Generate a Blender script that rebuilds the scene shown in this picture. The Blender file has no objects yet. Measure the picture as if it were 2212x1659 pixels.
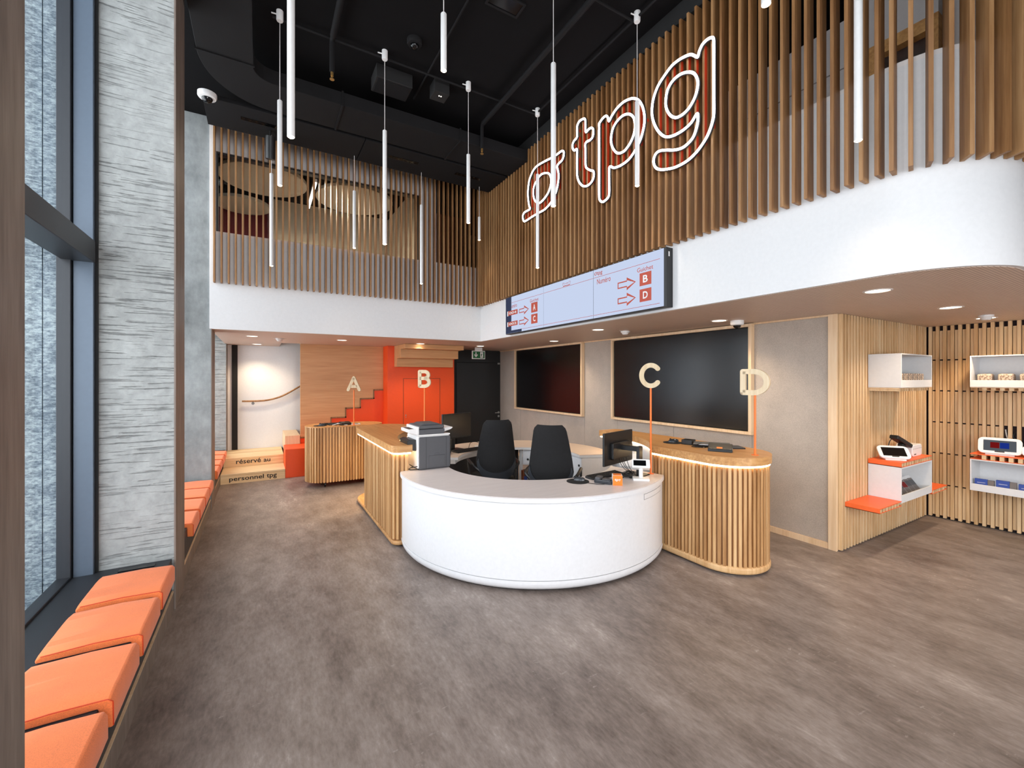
import bpy, math, random
from mathutils import Matrix, Vector
random.seed(7)
PI = math.pi
SC = bpy.context.scene
COL = SC.collection

# ------------------------------------------------------------------ camera
CAM_H = 1.75
YAW = math.radians(30.325)
cam_d = bpy.data.cameras.new('camera'); cam = bpy.data.objects.new('camera', cam_d); COL.objects.link(cam)
cam.location = (0, 0, CAM_H); cam.rotation_euler = (PI / 2, 0, -YAW)
cam_d.sensor_width = 36; cam_d.lens = 36 * 930 / 2212; cam_d.shift_y = -13.5 / 2212
cam_d.clip_start = 0.05; cam_d.clip_end = 200
SC.camera = cam

# ------------------------------------------------------------------ world, daylight, exposure
W = bpy.data.worlds.new('sky'); SC.world = W; W.use_nodes = True
wn = W.node_tree.nodes; wl = W.node_tree.links
bg = wn['Background']; bg.inputs['Color'].default_value = (0.72, 0.83, 1.0, 1); bg.inputs['Strength'].default_value = 1.6

def area(name, loc, rot, sx, sy, power, color=(1, 1, 1), spread=None):
    l = bpy.data.lights.new(name, 'AREA'); l.shape = 'RECTANGLE'; l.size = sx; l.size_y = sy
    l.energy = power; l.color = color
    if spread: l.spread = spread
    o = bpy.data.objects.new(name, l); COL.objects.link(o); o.location = loc; o.rotation_euler = rot
    return o
# daylight outside the tall street windows of the left wall, and outside the shop front behind the camera
area('daylight_left', (-2.6, -0.6, 2.9), (0, -PI / 2, 0), 5.0, 8.6, 440, (0.985, 0.99, 1.0))
area('daylight_left_far', (-2.6, 7.0, 2.9), (0, -PI / 2, 0), 5.0, 5.0, 320, (0.985, 0.99, 1.0))
area('daylight_front', (1.6, -5.2, 2.7), (PI / 2, 0, 0), 6.0, 4.6, 460, (1.0, 0.975, 0.95))
SC.view_settings.view_transform = 'Standard'; SC.view_settings.look = 'None'
SC.view_settings.exposure = 0.14; SC.view_settings.gamma = 1.0; SC.view_settings.use_curve_mapping = False
SC.cycles.max_bounces = 6; SC.cycles.diffuse_bounces = 3; SC.cycles.glossy_bounces = 2
SC.cycles.use_adaptive_sampling = True; SC.cycles.adaptive_threshold = 0.06; SC.cycles.adaptive_min_samples = 16
SC.cycles.transparent_max_bounces = 12; SC.cycles.use_denoising = True
SC.cycles.sample_clamp_indirect = 6.0; SC.cycles.caustics_reflective = False; SC.cycles.caustics_refractive = False

# ------------------------------------------------------------------ materials
def srgb(r, g, b):
    f = lambda c: (c / 255 / 12.92) if c / 255 <= 0.04045 else ((c / 255 + 0.055) / 1.055) ** 2.4
    return (f(r), f(g), f(b), 1)
MATS = {}
class NT:
    def __init__(s, name):
        s.m = bpy.data.materials.new(name); s.m.use_nodes = True
        s.t = s.m.node_tree; s.b = s.t.nodes['Principled BSDF']; MATS[name] = s.m
    def n(s, typ, **kw):
        nd = s.t.nodes.new('ShaderNode' + typ)
        for k, v in kw.items():
            if hasattr(nd, k): setattr(nd, k, v)
        return nd
    def l(s, a, b): s.t.links.new(a, b)
    def math(s, op, a, b=None, c=None):
        nd = s.n('Math', operation=op)
        for i, v in enumerate((a, b, c)):
            if v is None: continue
            if isinstance(v, (int, float)): nd.inputs[i].default_value = v
            else: s.l(v, nd.inputs[i])
        return nd.outputs[0]
    def ramp(s, fac, stops):
        nd = s.n('ValToRGB'); e = nd.color_ramp.elements
        while len(e) < len(stops): e.new(0.5)
        for i, (p, c) in enumerate(stops): e[i].position = p; e[i].color = c
        s.l(fac, nd.inputs[0]); return nd.outputs[0]
    def noise(s, vec, scale, detail=4, rough=0.55):
        nd = s.n('TexNoise'); nd.inputs['Scale'].default_value = scale
        nd.inputs['Detail'].default_value = detail; nd.inputs['Roughness'].default_value = rough
        if vec is not None: s.l(vec, nd.inputs['Vector'])
        return nd.outputs['Fac']
    def mapping(s, vec, scale=(1, 1, 1), loc=(0, 0, 0)):
        nd = s.n('Mapping'); nd.inputs['Scale'].default_value = scale; nd.inputs['Location'].default_value = loc
        s.l(vec, nd.inputs['Vector']); return nd.outputs[0]
    def bump(s, h, strength=0.3, dist=0.01):
        nd = s.n('Bump'); nd.inputs['Strength'].default_value = strength; nd.inputs['Distance'].default_value = dist
        s.l(h, nd.inputs['Height']); s.l(nd.outputs[0], s.b.inputs['Normal'])
    def mix(s, f, a, b, mode='MIX'):
        nd = s.n('MixRGB', blend_type=mode)
        for i, v in enumerate((f, a, b)):
            if isinstance(v, (int, float)): nd.inputs[i].default_value = v
            elif isinstance(v, tuple): nd.inputs[i].default_value = v
            else: s.l(v, nd.inputs[i])
        return nd.outputs[0]
def flat(name, col, rough=0.5, metal=0.0, spec=0.5, noise=0.0):
    M = NT(name); M.b.inputs['Roughness'].default_value = rough; M.b.inputs['Metallic'].default_value = metal
    M.b.inputs['Specular IOR Level'].default_value = spec
    tc = M.n('TexCoord').outputs['Object']
    f = M.noise(tc, 35, 3)
    k = noise or 0.02
    d = tuple(max(0, c * (1 - k)) for c in col[:3]) + (1,); u = tuple(min(1, c * (1 + k)) for c in col[:3]) + (1,)
    M.l(M.ramp(f, [(0.3, d), (0.7, u)]), M.b.inputs['Base Color'])
    return M.m
def emit(name, col, strength):
    M = NT(name); e = M.n('Emission'); e.inputs[0].default_value = col; e.inputs[1].default_value = strength
    M.l(e.outputs[0], M.t.nodes['Material Output'].inputs['Surface']); return M.m
def wood(name, c_dark, c_mid, c_light, axis='z', rough=0.5, vary=0.25, scale=1.0):
    M = NT(name)
    oi = M.n('ObjectInfo'); tc = M.n('TexCoord').outputs['Object']
    off = M.n('CombineXYZ'); r = M.math('MULTIPLY', oi.outputs['Random'], 37.0)
    for i in range(3): M.l(r, off.inputs[i])
    add = M.n('VectorMath', operation='ADD'); M.l(tc, add.inputs[0]); M.l(off.outputs[0], add.inputs[1])
    s = {'x': (2, 40, 40), 'y': (40, 2, 40), 'z': (40, 40, 2)}[axis]
    v = M.mapping(add.outputs[0], tuple(k * scale for k in s))
    f = M.noise(v, 1.0, 5, 0.6)
    f2 = M.noise(M.mapping(add.outputs[0], tuple(k * scale * 0.22 for k in s)), 1.0, 2)
    g = M.math('ADD', M.math('MULTIPLY', f, 0.7), M.math('MULTIPLY', f2, 0.45))
    g2 = M.math('ADD', g, M.math('MULTIPLY', M.math('SUBTRACT', oi.outputs['Random'], 0.5), vary))
    M.l(M.ramp(g2, [(0.35, c_dark), (0.58, c_mid), (0.82, c_light)]), M.b.inputs['Base Color'])
    M.b.inputs['Roughness'].default_value = rough
    M.bump(f, 0.08, 0.002)
    return M.m

wood('oak', srgb(118, 78, 42), srgb(152, 108, 66), srgb(178, 136, 92))
wood('oak_counter', srgb(168, 120, 72), srgb(203, 156, 104), srgb(224, 184, 134), vary=0.35)
wood('oak_top', srgb(172, 116, 62), srgb(200, 144, 86), srgb(214, 164, 108), axis='y', rough=0.4)
wood('oak_edge', srgb(176, 122, 68), srgb(208, 156, 98), srgb(226, 182, 126), axis='x', rough=0.4)
wood('ash', srgb(196, 156, 108), srgb(222, 187, 142), srgb(236, 208, 168), vary=0.22)
wood('ash_trim', srgb(214, 178, 136), srgb(228, 196, 158), srgb(238, 212, 178), vary=0.1)
wood('pine', srgb(206, 164, 112), srgb(230, 196, 148), srgb(242, 216, 174), axis='x', vary=0.2, scale=0.7)
wood('plywood_beige', srgb(196, 142, 92), srgb(210, 158, 108), srgb(220, 172, 124), axis='x', vary=0.05)
wood('letter_wood', srgb(206, 180, 140), srgb(222, 200, 164), srgb(234, 216, 186), vary=0.1)
wood('walnut_red', srgb(96, 48, 22), srgb(128, 66, 32), srgb(150, 86, 48))
flat('white_paint', srgb(224, 223, 223), 0.55)
flat('white_gloss', srgb(236, 236, 238), 0.3)
flat('white_warm', srgb(232, 226, 222), 0.6)
flat('white_plastic', srgb(236, 234, 232), 0.35)
flat('desk_white_metal', srgb(226, 228, 232), 0.35)
flat('black_matte', srgb(25, 24, 24), 0.75)
flat('ceiling_black', srgb(19, 18, 19), 0.85, spec=0.12)
flat('duct_black', srgb(26, 25, 26), 0.75, spec=0.2)
flat('black_plastic', srgb(26, 26, 27), 0.42)
flat('black_shell', srgb(52, 55, 60), 0.22)
flat('black_fabric', srgb(25, 24, 25), 0.95, noise=0.15)
flat('black_gloss', srgb(10, 10, 11), 0.12)
flat('screen_off', srgb(16, 15, 16), 0.22)
flat('charcoal', srgb(78, 78, 82), 0.5)
flat('grey_metal', srgb(120, 122, 124), 0.35, 0.6)
flat('silver', srgb(190, 190, 190), 0.3, 0.8)
flat('brass', srgb(190, 150, 90), 0.3, 0.8)
flat('orange_paint', srgb(242, 82, 22), 0.5)
flat('orange_bright', srgb(246, 106, 48), 0.45)
flat('orange_pole', srgb(244, 122, 48), 0.45)
flat('orange_card', srgb(246, 128, 32), 0.5)
flat('dark_red', srgb(120, 10, 16), 0.6)
flat('frame_grey', srgb(92, 104, 118), 0.35, 0.2)
flat('frame_dark', srgb(50, 52, 56), 0.4, 0.2)
flat('bench_dark', srgb(40, 42, 46), 0.5)
flat('cream_wall', srgb(214, 202, 182), 0.8)
flat('acoustic_disc', srgb(190, 180, 164), 0.9)
flat('screen_text', srgb(178, 74, 56), 0.6)
flat('blue_print', srgb(52, 78, 158), 0.5)
flat('grey_print', srgb(120, 112, 108), 0.6)
flat('exit_green', srgb(22, 92, 52), 0.5)
flat('ink_black', srgb(28, 22, 18), 0.6)
flat('paint_stripe', srgb(206, 62, 28), 0.5)
flat('upper_beige', srgb(186, 176, 166), 0.7)
flat('cabinet_grey', srgb(196, 188, 184), 0.45)
flat('shadow_gap', srgb(40, 26, 30), 0.9)

def m_floor():
    M = NT('floor_vinyl'); tc = M.n('TexCoord').outputs['Object']
    big = M.noise(M.mapping(tc, (0.9, 0.55, 1)), 1.6, 5, 0.6)
    mid = M.noise(M.mapping(tc, (5.0, 2.2, 1)), 1.5, 6, 0.7)
    fine = M.noise(M.mapping(tc, (34, 10, 1)), 1.5, 5, 0.7)
    f = M.math('ADD', M.math('MULTIPLY', big, 0.45), M.math('ADD', M.math('MULTIPLY', mid, 0.40), M.math('MULTIPLY', fine, 0.30)))
    c = M.ramp(f, [(0.42, srgb(90, 78, 72)), (0.55, srgb(126, 113, 106)), (0.66, srgb(150, 137, 130)), (0.80, srgb(196, 185, 179))])
    # pale scuffs
    sc = M.noise(M.mapping(tc, (9, 26, 1), (3, 7, 0)), 1.3, 7, 0.75)
    pm = M.noise(M.mapping(tc, (1.4, 1.1, 1), (9, 2, 0)), 1.0, 3)
    k = M.math('MULTIPLY', M.ramp(sc, [(0.60, (0, 0, 0, 1)), (0.74, (1, 1, 1, 1))]), M.ramp(pm, [(0.42, (0, 0, 0, 1)), (0.66, (1, 1, 1, 1))]))
    c2 = M.mix(M.math('MULTIPLY', k, 0.7), c, srgb(218, 208, 202))
    M.l(c2, M.b.inputs['Base Color'])
    rr = M.ramp(f, [(0.35, (0.36, 0.36, 0.36, 1)), (0.8, (0.5, 0.5, 0.5, 1))])
    M.l(rr, M.b.inputs['Roughness']); M.b.inputs['Specular IOR Level'].default_value = 0.42
    M.bump(fine, 0.05, 0.002)
m_floor()
def m_concrete():
    M = NT('concrete_ribbed'); tc = M.n('TexCoord').outputs['Object']
    n1 = M.noise(M.mapping(tc, (3.5, 3.5, 70)), 1.0, 4, 0.6)
    wob = M.noise(M.mapping(tc, (3, 3, 9)), 1.0, 3)
    n2 = M.noise(tc, 9, 6, 0.7)
    mask = M.ramp(M.noise(M.mapping(tc, (0.5, 0.5, 1.5)), 1.2, 2), [(0.38, (0.15, 0.15, 0.15, 1)), (0.6, (1, 1, 1, 1))])
    lines = M.math('MULTIPLY', M.ramp(n1, [(0.36, (1, 1, 1, 1)), (0.43, (0, 0, 0, 1))]), mask)
    base = M.ramp(n2, [(0.3, srgb(140, 142, 140)), (0.7, srgb(172, 174, 172))])
    M.l(M.mix(M.math('MULTIPLY', lines, 0.6), base, srgb(92, 94, 94)), M.b.inputs['Base Color'])
    M.b.inputs['Roughness'].default_value = 0.85
    h = M.math('ADD', M.math('MULTIPLY', lines, -1.0), M.math('MULTIPLY', n2, 0.3))
    M.bump(h, 0.7, 0.02)
    M2 = NT('concrete_smooth'); tc = M2.n('TexCoord').outputs['Object']
    a = M2.noise(tc, 3, 6, 0.65); b = M2.noise(M2.mapping(tc, (1, 1, 0.4)), 9, 5, 0.7)
    f = M2.math('ADD', M2.math('MULTIPLY', a, 0.6), M2.math('MULTIPLY', b, 0.4))
    M2.l(M2.ramp(f, [(0.35, srgb(124, 128, 128)), (0.65, srgb(166, 170, 170))]), M2.b.inputs['Base Color'])
    M2.b.inputs['Roughness'].default_value = 0.85; M2.bump(b, 0.15, 0.005)
    M3 = NT('stone_rough'); tc = M3.n('TexCoord').outputs['Object']
    a = M3.noise(M3.mapping(tc, (34, 34, 80)), 1.0, 5, 0.7); b = M3.noise(tc, 2.5, 3)
    f = M3.math('ADD', M3.math('MULTIPLY', a, 0.8), M3.math('MULTIPLY', b, 0.2))
    M3.l(M3.ramp(f, [(0.40, srgb(104, 116, 126)), (0.52, srgb(158, 170, 176)), (0.62, srgb(196, 208, 210))]), M3.b.inputs['Base Color'])
    M3.b.inputs['Roughness'].default_value = 0.9; M3.bump(a, 0.8, 0.02)
m_concrete()
def m_laminate(name, lo, hi):
    M = NT(name); tc = M.n('TexCoord').outputs['Object']
    a = M.noise(M.mapping(tc, (14, 14, 1.2)), 1.0, 5, 0.65); b = M.noise(M.mapping(tc, (60, 60, 6)), 1.0, 3)
    f = M.math('ADD', M.math('MULTIPLY', a, 0.75), M.math('MULTIPLY', b, 0.25))
    M.l(M.ramp(f, [(0.36, lo), (0.64, hi)]), M.b.inputs['Base Color']); M.b.inputs['Roughness'].default_value = 0.55
m_laminate('laminate_taupe', srgb(102, 89, 80), srgb(138, 123, 112))
def m_fabric(name, col, sc=420):
    M = NT(name); tc = M.n('TexCoord').outputs['Object']
    a = M.noise(tc, sc, 2); b = M.noise(tc, 5, 3)
    d = tuple(c * 0.82 for c in col[:3]) + (1,); u = tuple(min(1, c * 1.12) for c in col[:3]) + (1,)
    f = M.math('ADD', M.math('MULTIPLY', a, 0.7), M.math('MULTIPLY', b, 0.3))
    M.l(M.ramp(f, [(0.35, d), (0.65, u)]), M.b.inputs['Base Color']); M.b.inputs['Roughness'].default_value = 0.9
    M.b.inputs['Sheen Weight'].default_value = 0.15; M.bump(a, 0.15, 0.002)
m_fabric('cushion_orange', srgb(244, 126, 66), 300)
m_fabric('wall_felt', srgb(180, 168, 156), 160)
def m_soffit():
    M = NT('soffit_grooved'); tc = M.n('TexCoord').outputs['Object']
    sp = M.n('SeparateXYZ'); M.l(tc, sp.inputs[0])
    fr = M.math('FRACT', M.math('DIVIDE', sp.outputs['Y'], 0.018))
    g = M.math('LESS_THAN', fr, 0.22)
    n = M.noise(M.mapping(tc, (3, 60, 1)), 1.0, 4)
    base = M.ramp(n, [(0.3, srgb(216, 194, 176)), (0.7, srgb(226, 206, 190))])
    M.l(M.mix(M.math('MULTIPLY', g, 0.8), base, srgb(150, 124, 108)), M.b.inputs['Base Color'])
    M.b.inputs['Roughness'].default_value = 0.5
m_soffit()
def m_desk_top():
    M = NT('desk_laminate'); tc = M.n('TexCoord').outputs['Object']
    n = M.noise(M.mapping(tc, (3, 50, 1)), 1.0, 4)
    M.l(M.ramp(n, [(0.3, srgb(214, 204, 202)), (0.7, srgb(224, 215, 212))]), M.b.inputs['Base Color']); M.b.inputs['Roughness'].default_value = 0.4
    M = NT('desk_pale_wood'); tc = M.n('TexCoord').outputs['Object']
    n = M.noise(M.mapping(tc, (3, 45, 1)), 1.0, 4)
    M.l(M.ramp(n, [(0.3, srgb(226, 202, 180)), (0.7, srgb(234, 214, 196))]), M.b.inputs['Base Color']); M.b.inputs['Roughness'].default_value = 0.4
    M = NT('marbled_card'); tc = M.n('TexCoord').outputs['Object']
    n = M.noise(tc, 60, 5, 0.7)
    M.l(M.ramp(n, [(0.42, srgb(120, 96, 80)), (0.55, srgb(206, 186, 166))]), M.b.inputs['Base Color']); M.b.inputs['Roughness'].default_value = 0.6
m_desk_top()
def m_glass():
    M = NT('window_glass'); gl = M.n('BsdfGlossy'); gl.inputs['Roughness'].default_value = 0.02
    tr = M.n('BsdfTransparent'); tr.inputs[0].default_value = (0.97, 0.985, 0.985, 1)
    lw = M.n('LayerWeight'); lw.inputs[0].default_value = 0.5
    fz = M.math('ADD', M.math('MULTIPLY', M.math('POWER', lw.outputs['Facing'], 4.0), 0.35), 0.03)
    mx = M.n('MixShader'); M.l(fz, mx.inputs[0]); M.l(tr.outputs[0], mx.inputs[1]); M.l(gl.outputs[0], mx.inputs[2])
    M.l(mx.outputs[0], M.t.nodes['Material Output'].inputs['Surface'])
m_glass()
emit('led_warm', (1.0, 0.72, 0.40, 1), 12.0)
emit('led_lamp', (1.0, 0.74, 0.46, 1), 26.0)
emit('led_down', (1.0, 0.80, 0.58, 1), 7.0)
emit('led_line', (1.0, 0.86, 0.70, 1), 7.0)
emit('neon_white', (1.0, 0.93, 0.97, 1), 9.0)
emit('screen_blue', srgb(196, 208, 234), 0.95)
emit('screen_dim', srgb(62, 68, 92), 0.8)
emit('tablet_grey', srgb(96, 102, 108), 0.7)
emit('tablet_red', srgb(120, 22, 24), 0.8)
emit('tablet_blue', srgb(30, 52, 140), 0.8)
emit('tablet_gold', srgb(176, 150, 60), 0.8)

# ------------------------------------------------------------------ mesh helpers
class MB:
    def __init__(s): s.v = []; s.f = []
    def add(s, v, f):
        o = len(s.v); s.v += [tuple(p) for p in v]; s.f += [tuple(i + o for i in q) for q in f]; return s
    def box(s, x0, x1, y0, y1, z0, z1):
        return s.add([(x0, y0, z0), (x1, y0, z0), (x1, y1, z0), (x0, y1, z0), (x0, y0, z1), (x1, y0, z1), (x1, y1, z1), (x0, y1, z1)],
                     [(0, 3, 2, 1), (4, 5, 6, 7), (0, 1, 5, 4), (1, 2, 6, 5), (2, 3, 7, 6), (3, 0, 4, 7)])
    def obox(s, c, ax, ay, hx, hy, z0, z1):
        # box about centre c=(x,y), unit axes ax, ay in plan
        P = [(c[0] + a * hx * ax[0] + b * hy * ay[0], c[1] + a * hx * ax[1] + b * hy * ay[1]) for a, b in ((-1, -1), (1, -1), (1, 1), (-1, 1))]
        return s.prism(P, z0, z1)
    def prism(s, poly, z0, z1):
        n = len(poly); v = [(x, y, z0) for x, y in poly] + [(x, y, z1) for x, y in poly]
        f = [tuple(range(n - 1, -1, -1)), tuple(range(n, 2 * n))]
        f += [(i, (i + 1) % n, n + (i + 1) % n, n + i) for i in range(n)]
        return s.add(v, f)
    def prism_x(s, poly, x0, x1):      # poly in (y,z)
        n = len(poly); v = [(x0, y, z) for y, z in poly] + [(x1, y, z) for y, z in poly]
        f = [tuple(range(n)), tuple(range(2 * n - 1, n - 1, -1))] + [(i, n + i, n + (i + 1) % n, (i + 1) % n) for i in range(n)]
        return s.add(v, f)
    def prism_y(s, poly, y0, y1):      # poly in (x,z)
        n = len(poly); v = [(x, y0, z) for x, z in poly] + [(x, y1, z) for x, z in poly]
        f = [tuple(range(n)), tuple(range(2 * n - 1, n - 1, -1))] + [(i, n + i, n + (i + 1) % n, (i + 1) % n) for i in range(n)]
        return s.add(v, f)
    def cyl(s, p0, p1, r, n=12, r2=None):
        p0, p1 = Vector(p0), Vector(p1); d = (p1 - p0).normalized(); r2 = r if r2 is None else r2
        a = d.orthogonal().normalized(); b = d.cross(a)
        v = [p0 + r * (a * math.cos(2 * PI * i / n) + b * math.sin(2 * PI * i / n)) for i in range(n)]
        v += [p1 + r2 * (a * math.cos(2 * PI * i / n) + b * math.sin(2 * PI * i / n)) for i in range(n)]
        f = [tuple(range(n - 1, -1, -1)), tuple(range(n, 2 * n))] + [(i, (i + 1) % n, n + (i + 1) % n, n + i) for i in range(n)]
        return s.add(v, f)
    def tube(s, path, r, n=8, closed=False):
        P = [Vector(p) for p in path]; m = len(P); rings = []
        up = None
        for i in range(m):
            t = (P[(i + 1) % m] - P[i - 1]) if closed else (P[min(i + 1, m - 1)] - P[max(i - 1, 0)])
            if t.length < 1e-9: t = Vector((0, 0, 1))
            t.normalize()
            if up is None: up = t.orthogonal().normalized()
            up = (up - t * up.dot(t)); up = up.normalized() if up.length > 1e-6 else t.orthogonal().normalized()
            b = t.cross(up)
            rings.append([P[i] + r * (up * math.cos(2 * PI * k / n) + b * math.sin(2 * PI * k / n)) for k in range(n)])
        v = [p for q in rings for p in q]; f = []
        for i in range(m if closed else m - 1):
            j = (i + 1) % m
            f += [(i * n + k, i * n + (k + 1) % n, j * n + (k + 1) % n, j * n + k) for k in range(n)]
        if not closed: f += [tuple(range(n - 1, -1, -1)), tuple((m - 1) * n + k for k in range(n))]
        return s.add(v, f)
    def lathe(s, prof, c, a0=0, a1=2 * PI, n=24, cap=True):
        # prof: (r,z) closed or open list revolved about the vertical through c
        full = abs(a1 - a0 - 2 * PI) < 1e-6; m = len(prof); cnt = n if full else n + 1
        v = []
        for i in range(cnt):
            a = a0 + (a1 - a0) * i / n
            v += [(c[0] + r * math.cos(a), c[1] + r * math.sin(a), z) for r, z in prof]
        f = []
        for i in range(n):
            j = (i + 1) % cnt
            f += [(i * m + k, j * m + k, j * m + k + 1, i * m + k + 1) for k in range(m - 1)]
        if not full and cap:
            f += [tuple(i for i in range(m)), tuple((cnt - 1) * m + i for i in range(m - 1, -1, -1))]
        return s.add(v, f)
    def disc(s, c, r, n=24):
        return s.add([(c[0] + r * math.cos(2 * PI * i / n), c[1] + r * math.sin(2 * PI * i / n), c[2]) for i in range(n)], [tuple(range(n))])
    def xf(s, M):
        s.v = [tuple(M @ Vector(p)) for p in s.v]; return s
ORG = {}
def tag(o, label=None, cat=None, group=None, kind=None):
    if label: o['label'] = label
    if cat: o['category'] = cat
    if group: o['group'] = group
    if kind: o['kind'] = kind
    return o
def build(name, mb, mat, parent=None, bevel=0, smooth=False, seg=2, label=None, cat=None, group=None, kind=None):
    me = bpy.data.meshes.new(name)
    if parent is not None: o0 = ORG[parent.name]
    else:
        xs = [p[0] for p in mb.v]; ys = [p[1] for p in mb.v]; zs = [p[2] for p in mb.v]
        o0 = ((min(xs) + max(xs)) / 2, (min(ys) + max(ys)) / 2, min(zs))
    me.from_pydata([(p[0] - o0[0], p[1] - o0[1], p[2] - o0[2]) for p in mb.v], [], mb.f)
    me.materials.append(MATS[mat])
    o = bpy.data.objects.new(name, me); COL.objects.link(o)
    if parent is not None: o.parent = parent
    else: o.location = o0
    ORG[o.name] = o0
    if smooth:
        for p in me.polygons: p.use_smooth = True
        me.set_sharp_from_angle(angle=math.radians(40))
    if bevel:
        b = o.modifiers.new('bevel', 'BEVEL'); b.width = bevel; b.segments = seg; b.limit_method = 'ANGLE'; b.angle_limit = math.radians(40)
    return tag(o, label, cat, group, kind)
def thing(name, loc, label, cat, group=None, kind=None):
    o = bpy.data.objects.new(name, None); COL.objects.link(o); o.location = loc; o.empty_display_size = 0.1
    ORG[o.name] = tuple(loc); return tag(o, label, cat, group, kind)
def copy_tree(o, parent=None, loc=None, rotz=None, label=None):
    c = o.copy(); COL.objects.link(c); c.parent = parent
    if loc is not None: c.location = loc
    if rotz is not None: c.rotation_euler = (0, 0, rotz)
    if label: c['label'] = label
    for ch in [q for q in SRC.get(o.name, [])]: copy_tree(ch, c)
    return c
SRC = {}
def kids(o):
    for q in list(bpy.data.objects):
        if q.parent is not None: SRC.setdefault(q.parent.name, [])
    for q in list(bpy.data.objects):
        if q.parent is not None and q not in SRC[q.parent.name]: SRC[q.parent.name].append(q)
def shared(name, me_obj, parent, loc):     # another part with the mesh of an earlier one
    c = me_obj.copy(); c.name = name; COL.objects.link(c); c.parent = parent; c.location = loc; return c
def text_mesh(txt, bold=0.0, extrude=0.0, space=1.0):
    cu = bpy.data.curves.new('t', 'FONT'); cu.body = txt; cu.size = 1; cu.offset = bold; cu.extrude = extrude; cu.resolution_u = 3; cu.space_character = space
    to = bpy.data.objects.new('t', cu); COL.objects.link(to)
    dg = bpy.context.evaluated_depsgraph_get(); me = to.evaluated_get(dg).to_mesh()
    v = [tuple(p.co) for p in me.vertices]; f = [tuple(p.vertices) for p in me.polygons]
    to.evaluated_get(dg).to_mesh_clear(); bpy.data.objects.remove(to); bpy.data.curves.remove(cu)
    x0 = min(p[0] for p in v); x1 = max(p[0] for p in v); y0 = min(p[1] for p in v); y1 = max(p[1] for p in v)
    return [((p[0] - x0) / (x1 - x0), (p[1] - y0) / (y1 - y0)) for p in v], f
def text_x(txt, X, ya, yb, z0, z1, bold=0.0):    # reads towards -Y, faces -X
    v, f = text_mesh(txt, bold); return MB().add([(X, ya + (yb - ya) * p[0], z0 + (z1 - z0) * p[1]) for p in v], f)
def text_y(txt, Y, xa, xb, z0, z1, bold=0.0):    # reads towards +X, faces -Y
    v, f = text_mesh(txt, bold); return MB().add([(xa + (xb - xa) * p[0], Y, z0 + (z1 - z0) * p[1]) for p in v], f)
def arc(c, r, a0, a1, n):
    return [(c[0] + r * math.cos(math.radians(a0 + (a1 - a0) * i / n)), c[1] + r * math.sin(math.radians(a0 + (a1 - a0) * i / n))) for i in range(n + 1)]
def smooth_loop(P, k=4, closed=True):
    out = []; n = len(P)
    for i in range(n if closed else n - 1):
        p0, p1, p2, p3 = (P[(i - 1) % n], P[i], P[(i + 1) % n], P[(i + 2) % n]) if closed else (P[max(i - 1, 0)], P[i], P[i + 1], P[min(i + 2, n - 1)])
        for j in range(k):
            t = j / k
            out.append(tuple(0.5 * (2 * b + (c - a) * t + (2 * a - 5 * b + 4 * c - d) * t * t + (3 * b - a - 3 * c + d) * t ** 3) for a, b, c, d in zip(p0, p1, p2, p3)))
    if not closed: out.append(P[-1])
    return out
def spot(name, loc, power, color, angle=1.6, blend=0.6, radius=0.03, parent=None):
    l = bpy.data.lights.new(name, 'SPOT'); l.energy = power; l.color = color; l.spot_size = angle; l.spot_blend = blend; l.shadow_soft_size = radius
    o = bpy.data.objects.new(name, l); COL.objects.link(o); o.location = loc
    if parent is not None:
        o.parent = parent; o.location = tuple(a - b for a, b in zip(loc, ORG[parent.name]))
    return o

# ================================================================== STRUCTURE
S = dict(kind='structure')
build('floor', MB().box(-1.0, 7.6, -4.3, 10.4, -0.1, 0), 'floor_vinyl', **S)
build('ceiling', MB().box(-1.2, 7.6, -4.3, 10.4, 5.2, 5.4), 'ceiling_black', **S)
build('ground_outside', MB().box(-9, -1.2, -9, 14, -0.35, -0.15), 'stone_rough', **S)

# --- left wall: concrete piers faced with taupe boards, windows, window seats
PIERS = [-4.46, -1.61, 1.245, 4.10, 6.93, 9.80]
for i, y in enumerate(PIERS):
    p = build('wall_left_pier', MB().box(-1.0, -0.562, y, y + 0.43, 0, 5.2), 'concrete_smooth' if i in (4,) else 'concrete_ribbed', **S)
    build('cladding_panel', MB().box(-0.562, -0.551, y - 0.004, y + 0.43, 0, 5.2), 'laminate_taupe', p)
    q = build('wall_facade_pier', MB().box(-2.0 if i >= 3 else -1.25, -1.19, y + 0.02, y + 0.42, -0.15, 5.6), 'stone_rough', **S)
    if i == 3:
        build('stone_slab', MB().box(-1.262, -1.192, y - 0.002, y + 0.02, -0.15, 5.6), 'stone_rough', q)
        build('stone_slab', MB().box(-2.0, -1.268, y - 0.002, y + 0.02, -0.15, 5.6), 'stone_rough', q)
build('wall_left_end', MB().box(-1.3, -0.6, -4.6, -4.4, 0, 5.2), 'concrete_smooth', **S)
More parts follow.
